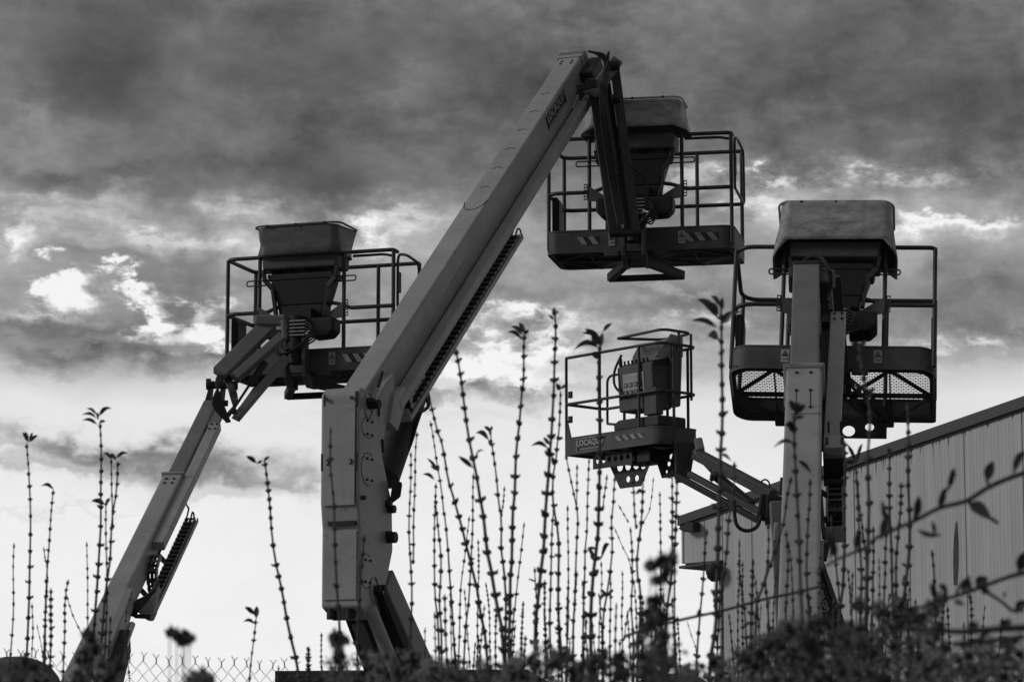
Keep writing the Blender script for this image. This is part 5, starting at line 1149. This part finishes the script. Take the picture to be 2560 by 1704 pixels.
# ------------------------------------------------------------------ arching shoots crossing the hall
def shoot(pts, Y, r, leaves, twigs, label, r_end=None):
    path = spline([P(x, y, Y) for x, y in pts], 6); n = len(path)
    rs = [r + ((r_end or r) - r) * i / (n - 1) for i in range(n)]
    m = MB(); m.tube(path, rs, 8)
    o = m.build('arching_shoot', 'stem', smooth=True); tag(o, label, 'branch', 'arching shoots crossing in front of the hall')
    for tw in twigs:
        q = MB(); tp = spline([P(x, y, Y) for x, y in tw], 5); q.tube(tp, [r * .55] * len(tp), 6); t_ = q.build('twig', 'stem'); t_.parent = o
    for (xa, ya, xb, yb, wd, dr) in leaves:
        l_ = leaf_mesh(P(xa, ya, Y), P(xb, yb, Y - .02), wd / F * Y, dr).build('leaf', 'leaf'); l_.parent = o
shoot([(3000, 1704), (2860, 1240), (2700, 1150), (2560, 1182), (2475, 1215.5), (2416, 1251), (2349, 1269), (2286, 1301), (2250, 1316.6), (2187, 1346), (2165, 1368), (2106.6, 1391), (2066, 1413), (2040, 1432)], 4.8, .0046,
      [(2290, 1298, 2297, 1238, 22, .05), (2286, 1305, 2290, 1270, 14, 0), (2348, 1268, 2362, 1218, 20, 0), (2372, 1224, 2386, 1168, 16, .05), (2385, 1192, 2380, 1172, 16, 0), (2466, 1205, 2484, 1152, 26, .08), (2532, 1186, 2565, 1128, 20, .2),
       (2420, 1258, 2480, 1300, 32, .12), (2470, 1292, 2496, 1308, 9, .05), (2290, 1322, 2355, 1335, 14, -.1), (2338, 1335, 2330, 1300, 12, 0), (2204, 1350, 2222, 1280, 22, .05), (2213, 1300, 2205, 1250, 14, 0), (2140, 1378, 2148, 1320, 20, .05), (2092, 1395, 2068, 1330, 22, .05), (2075, 1400, 2085, 1350, 12, .1)],
      [[(2349, 1269), (2354, 1235), (2362, 1222)], [(2356, 1238), (2376, 1210), (2386, 1180)], [(2475, 1215), (2467, 1200), (2470, 1180)], [(2416, 1251), (2440, 1264), (2470, 1290), (2496, 1308)]], 'upper thick arching leafy shoot crossing the hall wall from the right edge', .0018)
shoot([(3000, 1704), (2860, 1480), (2700, 1400), (2560, 1431), (2511, 1444.5), (2452, 1467), (2389.5, 1489), (2331, 1503), (2277, 1534), (2235, 1556)], 4.6, .0046,
      [(2545, 1432, 2572, 1375, 30, .1), (2552, 1425, 2548, 1385, 14, 0), (2440, 1468, 2470, 1442, 30, .1), (2430, 1475, 2404, 1450, 24, .1), (2405, 1484, 2420, 1456, 18, .1), (2370, 1494, 2345, 1462, 18, .2), (2340, 1503, 2326, 1455, 16, .1), (2452, 1470, 2478, 1480, 22, 0), (2385, 1500, 2412, 1512, 14, 0), (2535, 1528, 2575, 1505, 26, .1), (2506, 1490, 2514, 1478, 16, 0)],
      [[(2452, 1470), (2500, 1500), (2533, 1526), (2560, 1524)], [(2389, 1489), (2400, 1462), (2425, 1440)]], 'lower thick arching shoot rising to the right edge with curled leaves', .0016)
shoot([(3000, 1704), (2860, 1600), (2700, 1562), (2560, 1568), (2480, 1572), (2398, 1578), (2330, 1572), (2277, 1570), (2225, 1584), (2180, 1604)], 3.9, .0062,
      [(2500, 1572, 2530, 1548, 24, .1), (2420, 1576, 2448, 1556, 22, .1), (2360, 1574, 2338, 1550, 22, .1), (2310, 1570, 2330, 1590, 20, 0)], [[(2480, 1572), (2440, 1600), (2380, 1610)], [(2560, 1590), (2480, 1600), (2400, 1612)]], 'lowest thick dark branch lying level above the right-hand foliage', .0016)
shoot([(1560, 1590), (1620, 1570), (1695.7, 1550), (1743.5, 1539), (1804, 1526), (1870, 1508), (1904, 1498), (1990, 1480), (2060, 1462)], 7.0, .0035,
      [(1743, 1540, 1748, 1520, 8, 0)], [], 'thin pale slanting twig left of the end-on boom', .003)

# ------------------------------------------------------------------ blurred bushes along the bottom
def bush(clumps, Y, label, n_leaf=1.0, cat='bush', name='flowering_bush', seeds=.25, size=.018):
    Y = Y * 1.06 if Y < 6 else Y; size *= .95; clumps = [(a, b, c * .86) for a, b, c in clumps]
    br = random.Random(int(clumps[0][0] * 7 + Y * 100))
    lf = MB(); sd_ = MB(); tw = MB()
    cx0 = sum(c[0] for c in clumps) / len(clumps); root = P(cx0, 1704, Y); root.z = 0
    t_ = thing(name, label, cat, root, 'bushes along the bottom edge')
    for (x, y, rpx) in clumps:
        c = P(x, y, Y); r = rpx / F * Y
        N_ = int(n_leaf * 34 * (r / .03) ** 1.7) if r > .02 else 40
        N_ = min(N_, 900)
        c = P(x, y, Y + br.uniform(-.1, .16) * (r / .03))
        tw.tube([c, Vector((c.x + br.uniform(-.03, .03), c.y, c.z * .5)), Vector((root.x + (c.x - root.x) * .6, root.y, 0))], [.0008, .0012, .003], 5)
        for i in range(N_):
            while True:
                q = Vector((br.uniform(-1, 1), br.uniform(-1, 1), br.uniform(-1, 1)))
                if q.length < 1: break
            q = q * (.35 + .65 * q.length ** .3)
            p = c + Vector((q.x * r * br.uniform(.85, 1.25), q.y * r * 1.3, q.z * r)); s_ = size * br.uniform(.5, 1.15)
            nrm = (Vector((br.uniform(-1, 1), br.uniform(-1, 1), br.uniform(-1, 1))) + q * .6).normalized(); a = nrm.orthogonal().normalized(); b = nrm.cross(a); an = br.random() * 6.28
            a, b = a * math.cos(an) + b * math.sin(an), b * math.cos(an) - a * math.sin(an)
            if br.random() < seeds * .32:
                k = s_ * .50; sd_.add([p + a * k, p + b * k, p - a * k, p - b * k, p + nrm * k, p - nrm * k], [(0, 1, 4), (1, 2, 4), (2, 3, 4), (3, 0, 4), (1, 0, 5), (2, 1, 5), (3, 2, 5), (0, 3, 5)])
            else:
                lf.add([p - a * s_ * .6, p + b * s_ * .24 + nrm * s_ * .06, p + a * s_ * .6 - nrm * s_ * .12, p - b * s_ * .24 + nrm * s_ * .06], [(0, 1, 2, 3)])
        for k in range(max(2, int(r / .02))):
            an = br.uniform(0, 6.28); e_ = c + Vector((math.cos(an) * r * 1.2, br.uniform(-.5, .5) * r, abs(math.sin(an)) * r * 1.25)); tw.tube([c, c.lerp(e_, .5) + Vector((0, 0, .01)), e_], [.0014, .001, .0006], 4)
    ORG[0] = root
    lf.build('leaves', 'ivy', t_, kind='stuff'); sd_.build('seed_heads', 'flower', t_, kind='stuff'); tw.build('twigs', 'stem', t_, kind='stuff')
    return t_
def hedge(x0, x1, top, Y, label, rad=(28, 50), dens=1.0, seeds=.3, bottom=1760, gap=0.0, size=.018):
    br = random.Random(int(x0 + Y * 31)); cl_ = []
    x = x0
    while x < x1:
        tt = 0
        for (a, b), (c, d) in zip(top, top[1:]):
            if a <= x <= c: tt = b + (d - b) * (x - a) / (c - a) - (14 if Y < 6 else 0)
        r = br.uniform(*rad); y = tt + r * .8 + br.uniform(-6, 14)
        while y < bottom:
            if br.random() > gap: cl_.append((x + br.uniform(-12, 12), y, r))
            r = br.uniform(*rad); y += r * 1.25
        x += r * br.uniform(.75, 1.1)
    return bush(cl_, Y, label, dens, seeds=seeds, size=size)
bush([(222, 1588, 16), (232, 1610, 24), (215, 1650, 26), (250, 1660, 36), (205, 1690, 32), (268, 1694, 34), (290, 1665, 14)], 4.6, 'small fuzzy flower clump in front of the left boom foot', .8, seeds=.7)
bush([(60, 1668, 30), (80, 1695, 34), (20, 1700, 30), (110, 1700, 26)], 4.4, 'blurred low tuft over the dark mound at the left edge', .5, seeds=.5)
tb = bush([(424, 1581, 9), (442, 1588, 13), (464, 1588, 16), (474, 1598, 12), (456, 1606, 9)], 4.2, 'lone blurred seed head floating above the wire fence', .8, seeds=.6, name='seed_head_stalk', size=.014)
bush([(500, 1690, 22), (520, 1700, 20), (480, 1706, 22)], 4.2, 'tiny blurred sprig behind the wire mesh right of the lone seed head', .7)
hedge(830, 1090, [(800, 1668), (860, 1655), (930, 1625), (1000, 1632), (1060, 1645), (1100, 1665)], 4.8, 'fuzzy foliage mound in front of the lower arm of the big lift', seeds=.5)
bush([(835, 1590, 12), (842, 1612, 18), (860, 1600, 14), (850, 1640, 16)], 4.6, 'small blurred leaf spray beside the foot of the grey tower', .8)
hedge(1080, 1300, [(1060, 1650), (1120, 1662), (1200, 1668), (1260, 1652), (1320, 1655)], 5.0, 'low dark foliage right of the lower arm of the big lift', seeds=.35, rad=(20, 36), gap=.25)
hedge(1270, 1470, [(1260, 1660), (1310, 1625), (1350, 1612), (1400, 1630), (1480, 1665)], 4.4, 'rounded foliage lump below the stems left of the small basket', seeds=.4, gap=.15)
hedge(1440, 1730, [(1430, 1665), (1500, 1640), (1560, 1606), (1620, 1592), (1680, 1600), (1740, 1650)], 4.2, 'sloping mass of foliage under the small basket', seeds=.45, rad=(26, 44), gap=.22)
bush([(1655, 1400, 18), (1680, 1395, 20), (1625, 1415, 16), (1672, 1425, 22), (1640, 1450, 12), (1660, 1445, 12), (1640, 1500, 20), (1625, 1530, 26), (1650, 1545, 28), (1620, 1570, 26), (1660, 1590, 26), (1640, 1620, 30)], 4.0, 'upright blurred flower spike with a curled head below the jib', .85, seeds=.6, name='flower_spike', cat='plant', size=.014)
hedge(1720, 1960, [(1700, 1672), (1760, 1662), (1830, 1640), (1900, 1600), (1960, 1590), (2000, 1580)], 5.2, 'dark foliage bank before the left end of the hall', rad=(26, 46), seeds=.3)
hedge(1950, 2130, [(1930, 1600), (1980, 1552), (2040, 1540), (2080, 1550), (2140, 1590)], 4.2, 'tall fuzzy foliage clump at the base of the end-on boom', rad=(30, 50), seeds=.5)
hedge(2110, 2340, [(2100, 1590), (2150, 1565), (2220, 1540), (2280, 1545), (2350, 1580)], 4.8, 'dark tangled foliage right of the end-on boom', rad=(26, 46), seeds=.3, gap=.06)
hedge(2330, 2620, [(2320, 1590), (2400, 1612), (2480, 1604), (2560, 1612), (2640, 1612)], 4.4, 'dark foliage filling the bottom right corner', rad=(32, 54), seeds=.4)
bush([(2240, 1510, 22), (2200, 1525, 26), (2270, 1530, 26), (2150, 1510, 18), (2330, 1520, 24), (2350, 1500, 18), (2310, 1545, 24)], 4.8, 'loose sprays of leaves poking above the dark tangled foliage', .55)
# dark bank of shrub behind the stems
hedge(1800, 2640, [(1780, 1672), (1900, 1640), (2100, 1628), (2300, 1628), (2640, 1622)], 7.0, 'long dark hedge behind the right-hand foliage', rad=(30, 48), dens=.7, seeds=.15, gap=.12)
